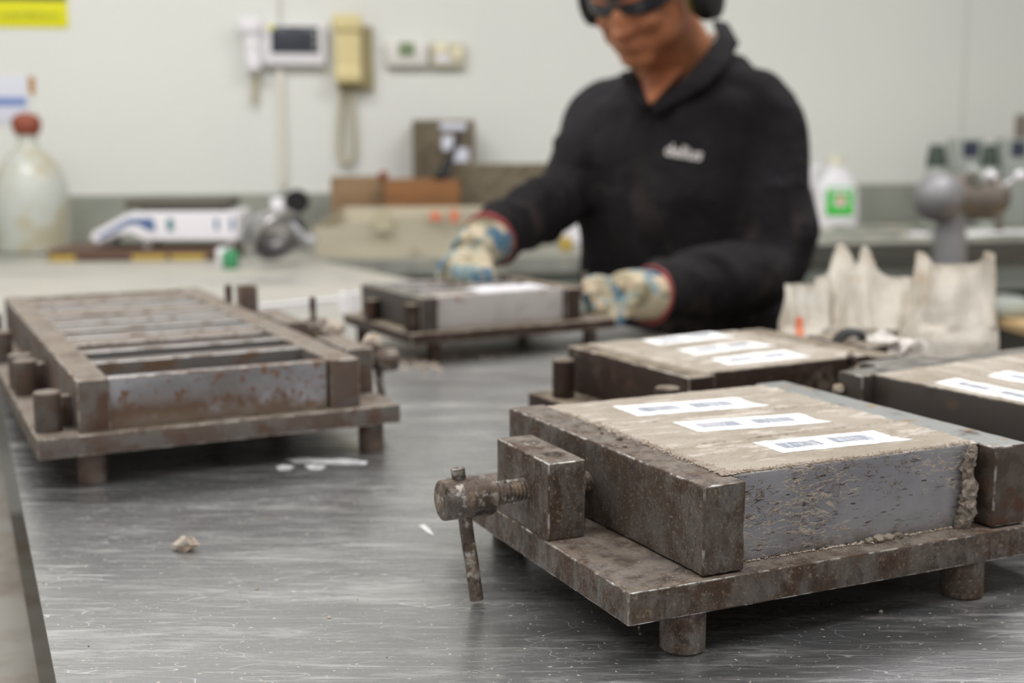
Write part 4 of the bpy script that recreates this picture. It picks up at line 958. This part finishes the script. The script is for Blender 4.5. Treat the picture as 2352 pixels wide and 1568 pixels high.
thing_mb('dark_offcut', mb, [M['bench_dark']]*2, 'thin dark offcut on the bench edge before the tub', 'offcut', Matrix.Translation(p+Vector((0, .05, 0))) @ Matrix.Rotation(-.3, 4, 'Z'))
# items seen between arm and torso
p = at(1300, 570, 3.6); mb = MB(); mb.lathe([(.016, 0), (.018, .004), (.018, .030), (.015, .036)], 28); thing_mb('small_pot', mb, M['board_yellow'], 'small ochre pot on the bench seen between the worker\'s right arm and body', 'pot', Matrix.Translation((p.x, 3.6, TT)))
p = at(1318, 560, 3.85); mb = MB(); mb.lathe([(.035, 0), (.04, .004), (.04, .10), (.02, .13), (.02, .15)], 28); thing_mb('white_bottle', mb, M['white_plastic'], 'white plastic bottle behind the ochre pot, beside the worker\'s body', 'bottle', Matrix.Translation((p.x, 3.85, TT)))

# ---------------------------------------------------------------- right bench things
BR = TT+.030
YJ = 4.05; k = YJ/F_PX; c = at(1915, 515, YJ)
r = empty('detergent_jug', (c.x, YJ, BR), .1, 'white plastic jug with a bright green label on the right bench', 'jug')
jz = lambda py: at(1915, py, YJ).z-BR
def jf(u, v):
    prof_ = [(0, 50, 34), (.04, 52, 36), (.35, 52, 36), (.60, 50, 34), (.78, 38, 26), (.92, 22, 18), (1, 17, 17)]
    for i in range(len(prof_)-1):
        if v <= prof_[i+1][0]+1e-6:
            t = (v-prof_[i][0])/(prof_[i+1][0]-prof_[i][0]); w_ = prof_[i][1]*(1-t)+prof_[i+1][1]*t; d_ = prof_[i][2]*(1-t)+prof_[i+1][2]*t; break
    a = 2*math.pi*u; e = .6; f_ = lambda q: math.copysign(abs(q)**e, q)
    return (f_(math.cos(a))*w_*k, f_(math.sin(a))*d_*k, v*jz(378))
mb = MB(); mb.grid(40, 30, jf); mb.add([jf(i/40, 1) for i in range(40)], [tuple(range(40))]); mb.add([jf(i/40, 0) for i in range(40)], [tuple(range(40))]); mb.build('jug_body', M['white_plastic'], r)
mb = MB(); mb.cyl((0, 0, jz(380)), (0, 0, jz(356)), 19*k, 24, .002); mb.build('cap', mat('cream_cap', 'dfddc8'), r)
mb = MB(); mb.tube([(-34*k, 0, jz(382)), (-52*k, 0, jz(392)), (-56*k, 0, jz(412)), (-48*k, 0, jz(432))], 7*k, 12); mb.build('handle', M['white_plastic'], r)
mb = MB(); yl = -36.6*k; mb.box((-32*k, yl-.002, jz(492)), (30*k, yl+.001, jz(430))); lb = mb.build('label', M['bright_green'], r, False)
mb = MB(); mb.prism([(-9*k, jz(466)), (9*k, jz(466)), (0, jz(444))], yl-.004, yl-.002); mb.build('emblem', M['orange'], lb, False)
mb = MB(); mb.box((-15*k, yl-.0035, jz(472)), (15*k, yl-.002, jz(452))); mb.box((-24*k, yl-.0035, jz(442)), (24*k, yl-.002, jz(434))); mb.build('print', M['white_plastic'], lb, False)
# row of bottles / cartons behind the mixer
def flask(px, cap_c, label, w=24, top=332, capb=382, Y=4.02):
    k = Y/F_PX; c = at(px, 500, Y); zf = lambda py: at(px, py, Y).z-BR
    r = empty('reagent_bottle', (c.x, Y, BR), 0, label, 'bottle', 'bottles behind the mixer')
    mb = MB(); mb.lathe([(w*1.15*k, 0), (w*1.25*k, .006), (w*1.25*k, zf(415)), (w*.95*k, zf(395)), (w*.9*k, zf(capb-2))], 32); mb.build('bottle_body', M['box_grey'], r)
    mb = MB(); mb.lathe([(w*k, zf(capb)), (w*.98*k, zf(capb-4)), (w*.72*k, zf(top+3)), (w*.66*k, zf(top))], 32); mb.build('cap', M[cap_c], r)
flask(2145, 'dark_green', 'grey bottle with tall dark green cap, left end of the row behind the mixer')
flask(2266, 'dark_green', 'grey bottle with dark green cap above the mixer\'s motor', 21)
def carton(px0, px1, top, bot, wy, Y, label):
    Y = Y-.27
    k = Y/F_PX; c = at((px0+px1)/2, 500, Y); zf = lambda py: at(px0, py, Y).z-BR; hw = (px1-px0)/2*k
    r = empty('instrument_box', (c.x, Y, BR), .05, label, 'box', 'instrument boxes behind the mixer')
    mb = MB(); mb.rbox((-hw, -.03, 0), (hw, .05, zf(top)), .004, .1); mb.build('housing', [M['apron']]*2, r)
    mb = MB(); mb.box((-hw*.55, -.033, zf(wy+36)), (hw*.55, -.030, zf(wy))); mb.build('window', M['navy'], r, False)
carton(2180, 2246, 318, 500, 324, 4.40, 'pale instrument box with a small dark blue window, between the two green-capped bottles')
carton(2290, 2352, 318, 500, 324, 4.40, 'pale instrument box with dark blue window at the right frame edge')
k = 4.15/F_PX; c = at(2340, 500, 4.15); zf = lambda py: at(2340, py, 4.15).z-BR
r = empty('grey_column', (c.x, 4.15, BR), 0, 'dark grey-green column at the right frame edge of the bench', 'stand')
mb = MB(); mb.rbox((-34*k, 0, 0), (40*k, .08, zf(385)), .004, .1); mb.build('column_body', [M['dark_green']]*2, r)
mb = MB(); mb.rbox((-8*k, .02, zf(385)), (22*k, .05, zf(262)), .003, .1); mb.build('upper_post', [M['motor_brown']]*2, r)
# mixer: column, sphere head, motor
YM = 3.05; k = YM/F_PX; c = at(2180, 590, YM)
r = empty('lab_mixer', (c.x, YM, 0), 0, 'grey floor-standing laboratory mixer with a ball-shaped head, behind the bags', 'mixer')
mz = lambda py: at(2180, py, YM).z
mx = lambda px: (px-2180)*k
mb = MB(); mb.lathe([(.11, 0), (.11, .03), (.07, .06), (46*k, .12), (38*k, mz(600)), (36*k, mz(540)), (30*k, mz(505)), (34*k, mz(480)), (20*k, mz(460))], 36); mb.build('column', M['sphere_grey'], r)
mb = MB(); mb.ell((mx(2146), -.01, mz(452)), (56*k, 56*k, 58*k), 36); mb.build('ball_head', M['sphere_grey'], r)
mb = MB(); mb.cyl((mx(2170), .01, mz(452)), (mx(2290), .03, mz(455)), 52*k, 32, .008); mt_ = mb.build('motor', M['motor_brown'], r)
mb = MB(); mb.cyl((mx(2285), .03, mz(455)), (mx(2312), .034, mz(457)), 34*k, 28, .004); mb.build('end_cap', M['motor_brown'], mt_)
mb = MB(); mb.tube([(mx(2232), -.02, mz(420)), (mx(2222), -.03, mz(398)), (mx(2205), -.03, mz(388))], 12*k, 12); mb.build('lifting_eye', M['box_grey'], mt_)
mb = MB(); mb.cyl((mx(2250), .0, mz(418)), (mx(2262), -.02, mz(398)), 13*k, 16); mb.ell((mx(2325), -.02, mz(405)), (14*k, 14*k, 14*k), 16); mb.cyl((mx(2290), .0, mz(430)), (mx(2325), -.02, mz(405)), 5*k, 10); mb.build('speed_lever', M['white_plastic'], mt_)
mb = MB(); mb.cyl((mx(2275), -.04, mz(490)), (mx(2276), -.04, mz(528)), 9*k, 14); mb.build('drain_plug', M['motor_brown'], mt_)
# paper sheet and tools lying on the right bench
p = onz(2290, 535, BR); mb = MB(); mb.grid(8, 6, lambda u, v: (-.16+.32*u, -.10+.2*v, .001+.004*math.sin(u*4+v*3)**2)); o = thing_mb('paper_sheet', mb, M['paper'], 'white paper sheet on the right bench beside the mixer column', 'paper', Matrix.Translation(p) @ Matrix.Rotation(.2, 4, 'Z')); o.modifiers.new('s', 'SOLIDIFY').thickness = .0006
p = onz(2110, 545, BR); mb = MB(); mb.lathe([(.03, 0), (.036, .005), (.036, .012), (.03, .013), (.028, .006)], 28); thing_mb('petri_dish', mb, M['white_plastic'], 'small white dish on the right bench left of the mixer column', 'dish', Matrix.Translation(p))
for j, (px, py, wd, lb) in enumerate(((2040, 528, .16, 'pale flat tray lying behind the small white dish on the right bench'), (1985, 548, .10, 'thin pale bar at the bench edge before the green-labelled jug'))):
    p = onz(px, py, BR); mb = MB(); mb.rbox((-wd, -.03+j*.02, 0), (wd, .05-j*.04, .012), .003, .1); thing_mb('flat_tray' if j == 0 else 'steel_bar', mb, [M['bench']]*2, lb, 'tray' if j == 0 else 'bar', Matrix.Translation(p) @ Matrix.Rotation(.12, 4, 'Z'))

# ---------------------------------------------------------------- the worker
def remesh(o, voxel, it=6, fac=.5):
    md = o.modifiers.new('r', 'REMESH'); md.mode = 'VOXEL'; md.voxel_size = voxel; md.use_smooth_shade = True
    sm = o.modifiers.new('s', 'SMOOTH'); sm.iterations = it; sm.factor = fac
    bpy.context.view_layer.update(); dg = bpy.context.evaluated_depsgraph_get()
    me = bpy.data.meshes.new_from_object(o.evaluated_get(dg)); mts = [x for x in o.data.materials]
    o.modifiers.clear(); me.materials.clear()
    for x in mts: me.materials.append(x)
    me.polygons.foreach_set('use_smooth', [True]*len(me.polygons)); o.data = me; return o
P = lambda px, py, Y: at(px, py, Y)
pr = empty('person', (.36, 2.42, 0), 0, 'man in a black work jacket, ear defenders and camouflage gloves bending over the moulds', 'person')
PO = Vector((.36, 2.42, 0))
def pb(mb, name, m_, par=None, loc=True):
    o = mb.build(name, m_, par or pr)
    if (par is None): o.location = -PO
    return o
fd = Vector((-.60, -.80, 0)); ld = Vector((.80, -.60, 0))          # he faces fd, his left is ld
neck = P(1585, 165, 2.33); shR = P(1388, 262, 2.43); shL = P(1762, 268, 2.24)
chest = P(1562, 420, 2.33); waist = P(1585, 640, 2.36); hip = P(1590, 850, 2.42)
elR = P(1290, 455, 2.30); wrR = P(1122, 552, 2.06); elL = P(1768, 610, 2.18); wrL = P(1490, 678, 1.985)
def loft(mb, rings, seg=36, p=.8):
    """rings: (centre, half width along ld, half depth along fd)"""
    R2 = []
    for i in range(len(rings)-1):
        for k in range(5):
            t = k/5; t2 = t*t*(3-2*t); c0, w0, d0 = rings[i]; c1, w1, d1 = rings[i+1]
            R2.append((c0.lerp(c1, t), w0+(w1-w0)*t2, d0+(d1-d0)*t2))
    R2.append(rings[-1]); vs = []; fs = []
    f_ = lambda q: math.copysign(abs(q)**p, q)
    for c_, w_, d_ in R2:
        for k in range(seg):
            a = 2*math.pi*k/seg; vs.append(c_ + ld*(w_*f_(math.cos(a))) + fd*(d_*f_(math.sin(a))))
    n = len(R2)
    for i in range(n-1):
        for k in range(seg):
            k2 = (k+1) % seg; fs.append((i*seg+k, i*seg+k2, (i+1)*seg+k2, (i+1)*seg+k))
    fs.append(tuple(range(seg))[::-1]); fs.append(tuple((n-1)*seg+k for k in range(seg)))
    mb.add(vs, fs)
# head frame
hf = Vector((-.435, -.690, -.573)).normalized(); hs_ = Vector((.85, -.53, 0)).normalized(); hs_ = (hs_-hf*hs_.dot(hf)).normalized(); hu = hs_.cross(hf).normalized()
if hu.z < 0: hu = -hu
nose = P(1419, 84, 2.13); hc = nose - hf*.116 + hu*.022
HM = Matrix(((hs_.x, hf.x, hu.x, hc.x), (hs_.y, hf.y, hu.y, hc.y), (hs_.z, hf.z, hu.z, hc.z), (0, 0, 0, 1)))
E_ = lambda mb, c, r_, rot=None: mb.ell(c, r_, 24, HM, 0, rot)
mb = MB()
E_(mb, (0, -.012, .045), (.076, .098, .085)); E_(mb, (0, .035, -.010), (.064, .062, .075)); E_(mb, (0, .052, -.058), (.052, .042, .042))
E_(mb, (0, .074, -.086), (.033, .022, .022)); E_(mb, (.047, .022, -.052), (.024, .048, .038)); E_(mb, (-.047, .022, -.052), (.024, .048, .038))
E_(mb, (0, .098, -.008), (.012, .016, .026)); E_(mb, (0, .110, -.022), (.014, .014, .012)); E_(mb, (.012, .099, -.026), (.009, .011, .008)); E_(mb, (-.012, .099, -.026), (.009, .011, .008))
E_(mb, (.036, .070, -.020), (.022, .020, .018)); E_(mb, (-.036, .070, -.020), (.022, .020, .018))
E_(mb, (0, .084, .030), (.052, .016, .012)); E_(mb, (0, .091, -.050), (.024, .011, .005)); E_(mb, (0, .089, -.061), (.021, .012, .0065))
E_(mb, (.078, -.012, -.005), (.008, .018, .030)); E_(mb, (-.078, -.012, -.005), (.008, .018, .030))
E_(mb, (.030, .079, .008), (.013, .012, .011)); E_(mb, (-.030, .079, .008), (.013, .012, .011))
nb = P(1572, 215, 2.345)
mb.tube([HM @ Vector((0, -.02, -.02)), HM @ Vector((0, -.030, -.075)), neck.lerp(nb, .3), nb-Vector((0, 0, .05))], [.060, .060, .064, .085], 24)
loft(mb, [(nb+Vector((0, 0, .005)), .07, .06), (P(1570, 290, 2.34), .145, .085), (chest, .145, .095), (waist, .150, .09), (hip, .150, .10)])
mb.tube([shR, elR, wrR], [.038, .026, .022], 16); mb.tube([shL, elL, wrL], [.038, .026, .022], 16)
# legs down to the floor
for sgn, kx in ((1, .09), (-1, -.09)):
    h0 = hip+ld*kx; kn = Vector((h0.x, h0.y, .50))+fd*.02; an = Vector((h0.x, h0.y, .09))
    mb.tube([h0, kn, an], [.080, .055, .038], 18)
    mb.tube([an-Vector((0, 0, .03))-fd*.04, an-Vector((0, 0, .045))+fd*.12], [.035, .03], 14)
body = pb(mb, 'body', M['skin']); remesh(body, .0055, 8)
# jacket
mb = MB()
loft(mb, [(P(1592, 118, 2.345), .058, .056), (P(1584, 150, 2.34), .100, .072), (P(1578, 190, 2.34), .150, .092), (P(1570, 250, 2.335), .190, .112), (P(1558, 350, 2.33), .192, .126), (P(1552, 450, 2.33), .190, .134), (P(1556, 600, 2.355), .196, .130), (P(1566, 720, 2.38), .200, .132), (P(1570, 860, 2.42), .205, .135)], p=.85)
mb.tube([shR+Vector((.09, -.05, .030)), shR, shR.lerp(elR, .45), elR, elR.lerp(wrR, .5), wrR], [.060, .066, .064, .060, .055, .046], 26)
mb.tube([shL-Vector((.09, -.05, -.030)), shL, shL.lerp(elL, .45)+Vector((.012, 0, 0)), elL, elL.lerp(wrL, .5), wrL], [.060, .066, .066, .066, .058, .049], 26)
def fold(mb, a, b, r_): mb.tube([a, a.lerp(b, .5)+Vector((0, -.004, .004)), b], [r_*.5, r_, r_*.5], 10)
def surf(px, py, dY=0): return P(px, py, 2.22+dY)
jk = mb.build('jacket', M['cloth'], pr); jk.location = -PO; remesh(jk, .0065, 8)
# cloth folds: displace along the normal with stretched noise
me = jk.data; nm = [v.normal.copy() for v in me.vertices]
def dist_seg(p, a, b):
    ab = b-a; t = max(0, min(1, (p-a).dot(ab)/ab.dot(ab))); return (p-(a+ab*t)).length, t
for i, v in enumerate(me.vertices):
    p = v.co; d1, t1 = dist_seg(p, shR, elR); d2, t2 = dist_seg(p, elR, wrR); d3, t3 = dist_seg(p, shL, elL); d4, t4 = dist_seg(p, elL, wrL)
    f = .013*noise.noise(Vector((p.x*9, p.y*9, p.z*4)))+.010*noise.noise(Vector((p.x*16, p.y*16, p.z*9+4)))-.002
    if min(d2, d4) < .085 or (min(d1, d3) < .09 and max(t1 if d1 < d3 else 0, t3 if d3 < d1 else 0) > .5):
        tt = t2 if d2 < d4 else t4; f += .008*math.sin((tt*8+2*noise.noise(p*7))*3.1)*(.5+noise.noise(p*11)) 
    f += .004*math.sin((p.z*34+p.x*20+3*noise.noise(p*6)))*max(0, noise.noise(p*4+Vector((3, 0, 0))))*2
    v.co = p+nm[i]*max(f, -.007)
# cut the V neckline
vt = P(1492, 246, 2.215)
nL, nR = P(1655, 95, 2.3), P(1455, 150, 2.3)
bm = bmesh.new(); bm.from_mesh(me); kill = []
def pxy(p):
    d = p-CP; z = d.dot(FW); return 1176+F_PX*d.dot(CR)/z, 784-F_PX*d.dot(CU)/z
VN = Vector((vt.x, vt.y, vt.z))
for f in bm.faces:
    c_ = f.calc_center_median(); q = c_-VN; u = q.dot(ld); h_ = q.z
    if q.dot(fd) > -.20 and h_ > 0 and -(.24*h_+.00) < u-.0 < 1.05*h_+.002 and q.dot(fd) > -.12-.1*0: kill.append(f)
bmesh.ops.delete(bm, geom=kill, context='FACES'); bm.to_mesh(me); bm.free()
# skin V that fills the opening
mb = MB()
def vf(u, v):
    top = P(1462+(1640-1462)*u, 175-90*u, 2.29); q = VN.lerp(top, v)+Vector((0, 0, 0)); bulge = .010*math.sin(math.pi*u)*v
    return tuple(q + fd*(bulge-.006))
mb.grid(20, 20, vf)
vskin = pb(mb, 'neck_skin', M['skin']); vskin.modifiers.new('s', 'SOLIDIFY').thickness = .012
# collar
def collar_strip(pts_in, pts_out, name='collar'):
    mb = MB(); n = len(pts_in)
    def cf(u, v):
        x = u*(n-1); i = min(int(x), n-2); t = x-i
        a = Vector(pts_in[i]).lerp(Vector(pts_in[i+1]), t); b = Vector(pts_out[i]).lerp(Vector(pts_out[i+1]), t); return tuple(a.lerp(b, v))
    mb.grid((n-1)*6, 5, cf); o = mb.build(name, M['cloth'], jk); o.modifiers.new('s', 'SOLIDIFY').thickness = .006; return o
collar_strip([P(1496, 240, 2.205), P(1560, 190, 2.20), P(1615, 130, 2.225), P(1650, 78, 2.28), P(1640, 45, 2.36)], [P(1500, 262, 2.205), P(1620, 200, 2.185), P(1668, 150, 2.20), P(1698, 98, 2.27), P(1672, 52, 2.38)])
collar_strip([P(1490, 240, 2.205), P(1474, 205, 2.23), P(1466, 178, 2.26), P(1456, 158, 2.32)], [P(1478, 246, 2.205), P(1448, 215, 2.22), P(1428, 178, 2.25), P(1424, 166, 2.33)])
# placket line
mb = MB(); pts = [P(1492, 246, 2.2), P(1478, 300, 2.2), P(1470, 380, 2.2), P(1470, 480, 2.2)]
# breast lettering, wrapped on the jacket
bpy.context.view_layer.update()
bv = BVHTree.FromPolygons([v.co.copy() for v in me.vertices], [tuple(p_.vertices) for p_ in me.polygons])
fc = bpy.data.curves.new('lettering', 'FONT'); fc.body = 'delius'; fc.size = .044; fc.shear = .12; fc.resolution_u = 3; fc.offset = .0012
fo = bpy.data.objects.new('tmp', fc); COL.objects.link(fo); bpy.context.view_layer.update()
tm = bpy.data.meshes.new_from_object(fo.evaluated_get(bpy.context.evaluated_depsgraph_get())); bpy.data.objects.remove(fo)
bm = bmesh.new(); bm.from_mesh(tm); bmesh.ops.triangulate(bm, faces=bm.faces); bmesh.ops.subdivide_edges(bm, edges=bm.edges, cuts=1)
wmax = max(v.co.x for v in bm.verts)
tl = P(1503, 356, 2.15); axx = (P(1618, 374, 2.12)-tl).normalized(); axz = Vector((0, 0, 1)); axz = (axz-axx*axz.dot(axx)).normalized(); kk = .068/wmax
nrm = axx.cross(axz).normalized()
if nrm.y > 0: nrm = -nrm
hits = []
for v in bm.verts:
    w_ = tl + axx*(v.co.x*kk) + axz*(v.co.y*kk); hit = bv.ray_cast(w_+nrm*.3, -nrm)
    if hit[0] is None: hit = (w_, nrm, 0, 0)
    v.co = hit[0]+nrm*.0025
bm.to_mesh(tm); bm.free(); tm.materials.append(M['logo_white'])
lo_ = bpy.data.objects.new('lettering', tm); COL.objects.link(lo_); lo_.parent = jk; lo_['label'] = 'pale lettering on the breast'
# trousers and boots
mb = MB()
loft(mb, [(hip+Vector((0, 0, .03)), .165, .115), (hip-Vector((0, 0, .08)), .170, .12)])
for kx in (.09, -.09):
    h0 = hip+ld*kx; kn = Vector((h0.x, h0.y, .50))+fd*.02; an = Vector((h0.x, h0.y, .11)); mb.tube([h0, kn, an], [.098, .075, .066], 20)
tr_ = pb(mb, 'trousers', M['trousers']); remesh(tr_, .010, 4)
for kx in (.09, -.09):
    h0 = hip+ld*kx; an = Vector((h0.x, h0.y, .0)); mb = MB(); mb.tube([an+Vector((0, 0, .13)), an+Vector((0, 0, .05))], [.055, .058], 18); mb.tube([an+Vector((0, 0, .045))-fd*.06, an+Vector((0, 0, .045))+fd*.06, an+Vector((0, 0, .040))+fd*.17], [.044, .050, .036], 18)
    b_ = pb(mb, 'boot', M['boot']); remesh(b_, .008, 3)
# safety glasses, ear defenders, cap
mb = MB()
def gl(u, v):
    a = (u-.5)*2.5; R_ = .079; return tuple(HM @ Vector((R_*math.sin(a), .022+R_*.92*math.cos(a)+.004, .046-.046*v*(1-.35*(1-abs(2*u-1))**6) )))
mb.grid(40, 8, gl); g = pb(mb, 'safety_glasses', M['lens']); g.modifiers.new('s', 'SOLIDIFY').thickness = .0025
for sg in (1, -1):
    mb = MB(); mb.tube([HM @ Vector((sg*.075, .040, .018)), HM @ Vector((sg*.083, .0, .016)), HM @ Vector((sg*.082, -.03, .006))], .0035, 8); t_ = mb.build('temple', M['black_rubber'], g)
ed_ = empty('ear_defenders', (0, 0, 0)); ed_.parent = pr; ed_.location = -PO
for sg in (1, -1):
    Mx = HM @ Matrix.Translation((sg*.078, -.026, -.026)) @ Matrix.Rotation(sg*math.pi/2, 4, 'Y')
    mb = MB(); mb.lathe([(.030, 0), (.040, .004), (.042, .012), (.042, .016)], 28, Mx); mb.build('cushion', mat('olive_cushion', '6a6a20', rough=.6), ed_)
    mb = MB(); mb.lathe([(.043, .014), (.045, .020), (.042, .040), (.026, .046)], 28, Mx @ Matrix.Diagonal((1.15, 1, 1, 1))); mb.build('ear_cup', M['black_rubber'], ed_)
mb = MB(); mb.tube([HM @ Vector((.108*math.cos(a), -.022, .006+.145*math.sin(a))) for a in [math.pi*k/10 for k in range(11)]], .007, 10); mb.build('headband', M['black_rubber'], ed_)
mb = MB()
def cap(u, v):
    a = 2*math.pi*u; b_ = math.pi/2*v; return tuple(HM @ Vector((.082*math.cos(a)*math.cos(b_), -.010+.104*math.sin(a)*math.cos(b_), .052+.088*math.sin(b_))))
mb.grid(36, 12, cap); c_ = pb(mb, 'cap', M['cloth']); c_.modifiers.new('s', 'SOLIDIFY').thickness = .003
mb = MB()
E_(mb, (0, -.045, .02), (.074, .062, .080)); hr = pb(mb, 'hair', M['black_rubber'])

# gloves
def glove(wr, palm, width, fingers, thumb, cuff_dir, label, r_palm=.034):
    mb = MB()
    d = (palm-wr).normalized()
    mb.tube([wr-d*.006, wr+d*.015, wr.lerp(palm, .55), palm], [.047, .046, .045, .038], 22, sq=.85)
    for s_, f_ in enumerate(fingers):
        mb.tube([palm.lerp(f_[0], .35)] + f_, [.015]+[.0125, .0115, .0105, .0090][:len(f_)], 14)
    mb.tube([wr.lerp(palm, .35)] + thumb, [.019, .0155, .0135, .0115][:len(thumb)+1], 14)
    g = pb(mb, 'glove', M['glove']); remesh(g, .0038, 3); g['label'] = label
    mb = MB(); q = d.to_track_quat('Z', 'Y').to_matrix().to_4x4()
    mb.lathe([(.0455, -.006), (.0470, -.004), (.0470, .001), (.0455, .003)], 32, Matrix.Translation(wr-d*.002) @ q); mb.build('cuff', M['cuff_red'], g)
    return g
# right glove: fingers reach down onto the back edge of the mould
pa = P(1082, 585, 2.01)
glove(wrR, pa, .08,
      [[P(1062, 600, 1.965), P(1045, 622, 1.945), P(1040, 648, 1.945)],
       [P(1050, 590, 1.985), P(1022, 612, 1.970), P(1012, 645, 1.965)],
       [P(1075, 606, 1.955), P(1066, 628, 1.935), P(1066, 652, 1.935)],
       [P(1096, 612, 1.955), P(1090, 632, 1.935), P(1090, 654, 1.935)]],
      [P(1110, 612, 1.965), P(1118, 632, 1.935), P(1112, 654, 1.925)], None, 'right glove reaching over the mould\'s far corner')
pa = P(1425, 672, 1.945)
glove(wrL, pa, .08,
      [[P(1392, 652, 1.925), P(1362, 648, 1.905), P(1343, 662, 1.905)],
       [P(1388, 672, 1.915), P(1360, 672, 1.895), P(1348, 688, 1.90)],
       [P(1396, 698, 1.915), P(1376, 704, 1.89), P(1364, 718, 1.90)],
       [P(1412, 716, 1.92), P(1400, 732, 1.90), P(1392, 744, 1.905)]],
      [P(1432, 705, 1.93), P(1420, 726, 1.91), P(1405, 740, 1.90)], None, 'left glove turning the clamp screw')
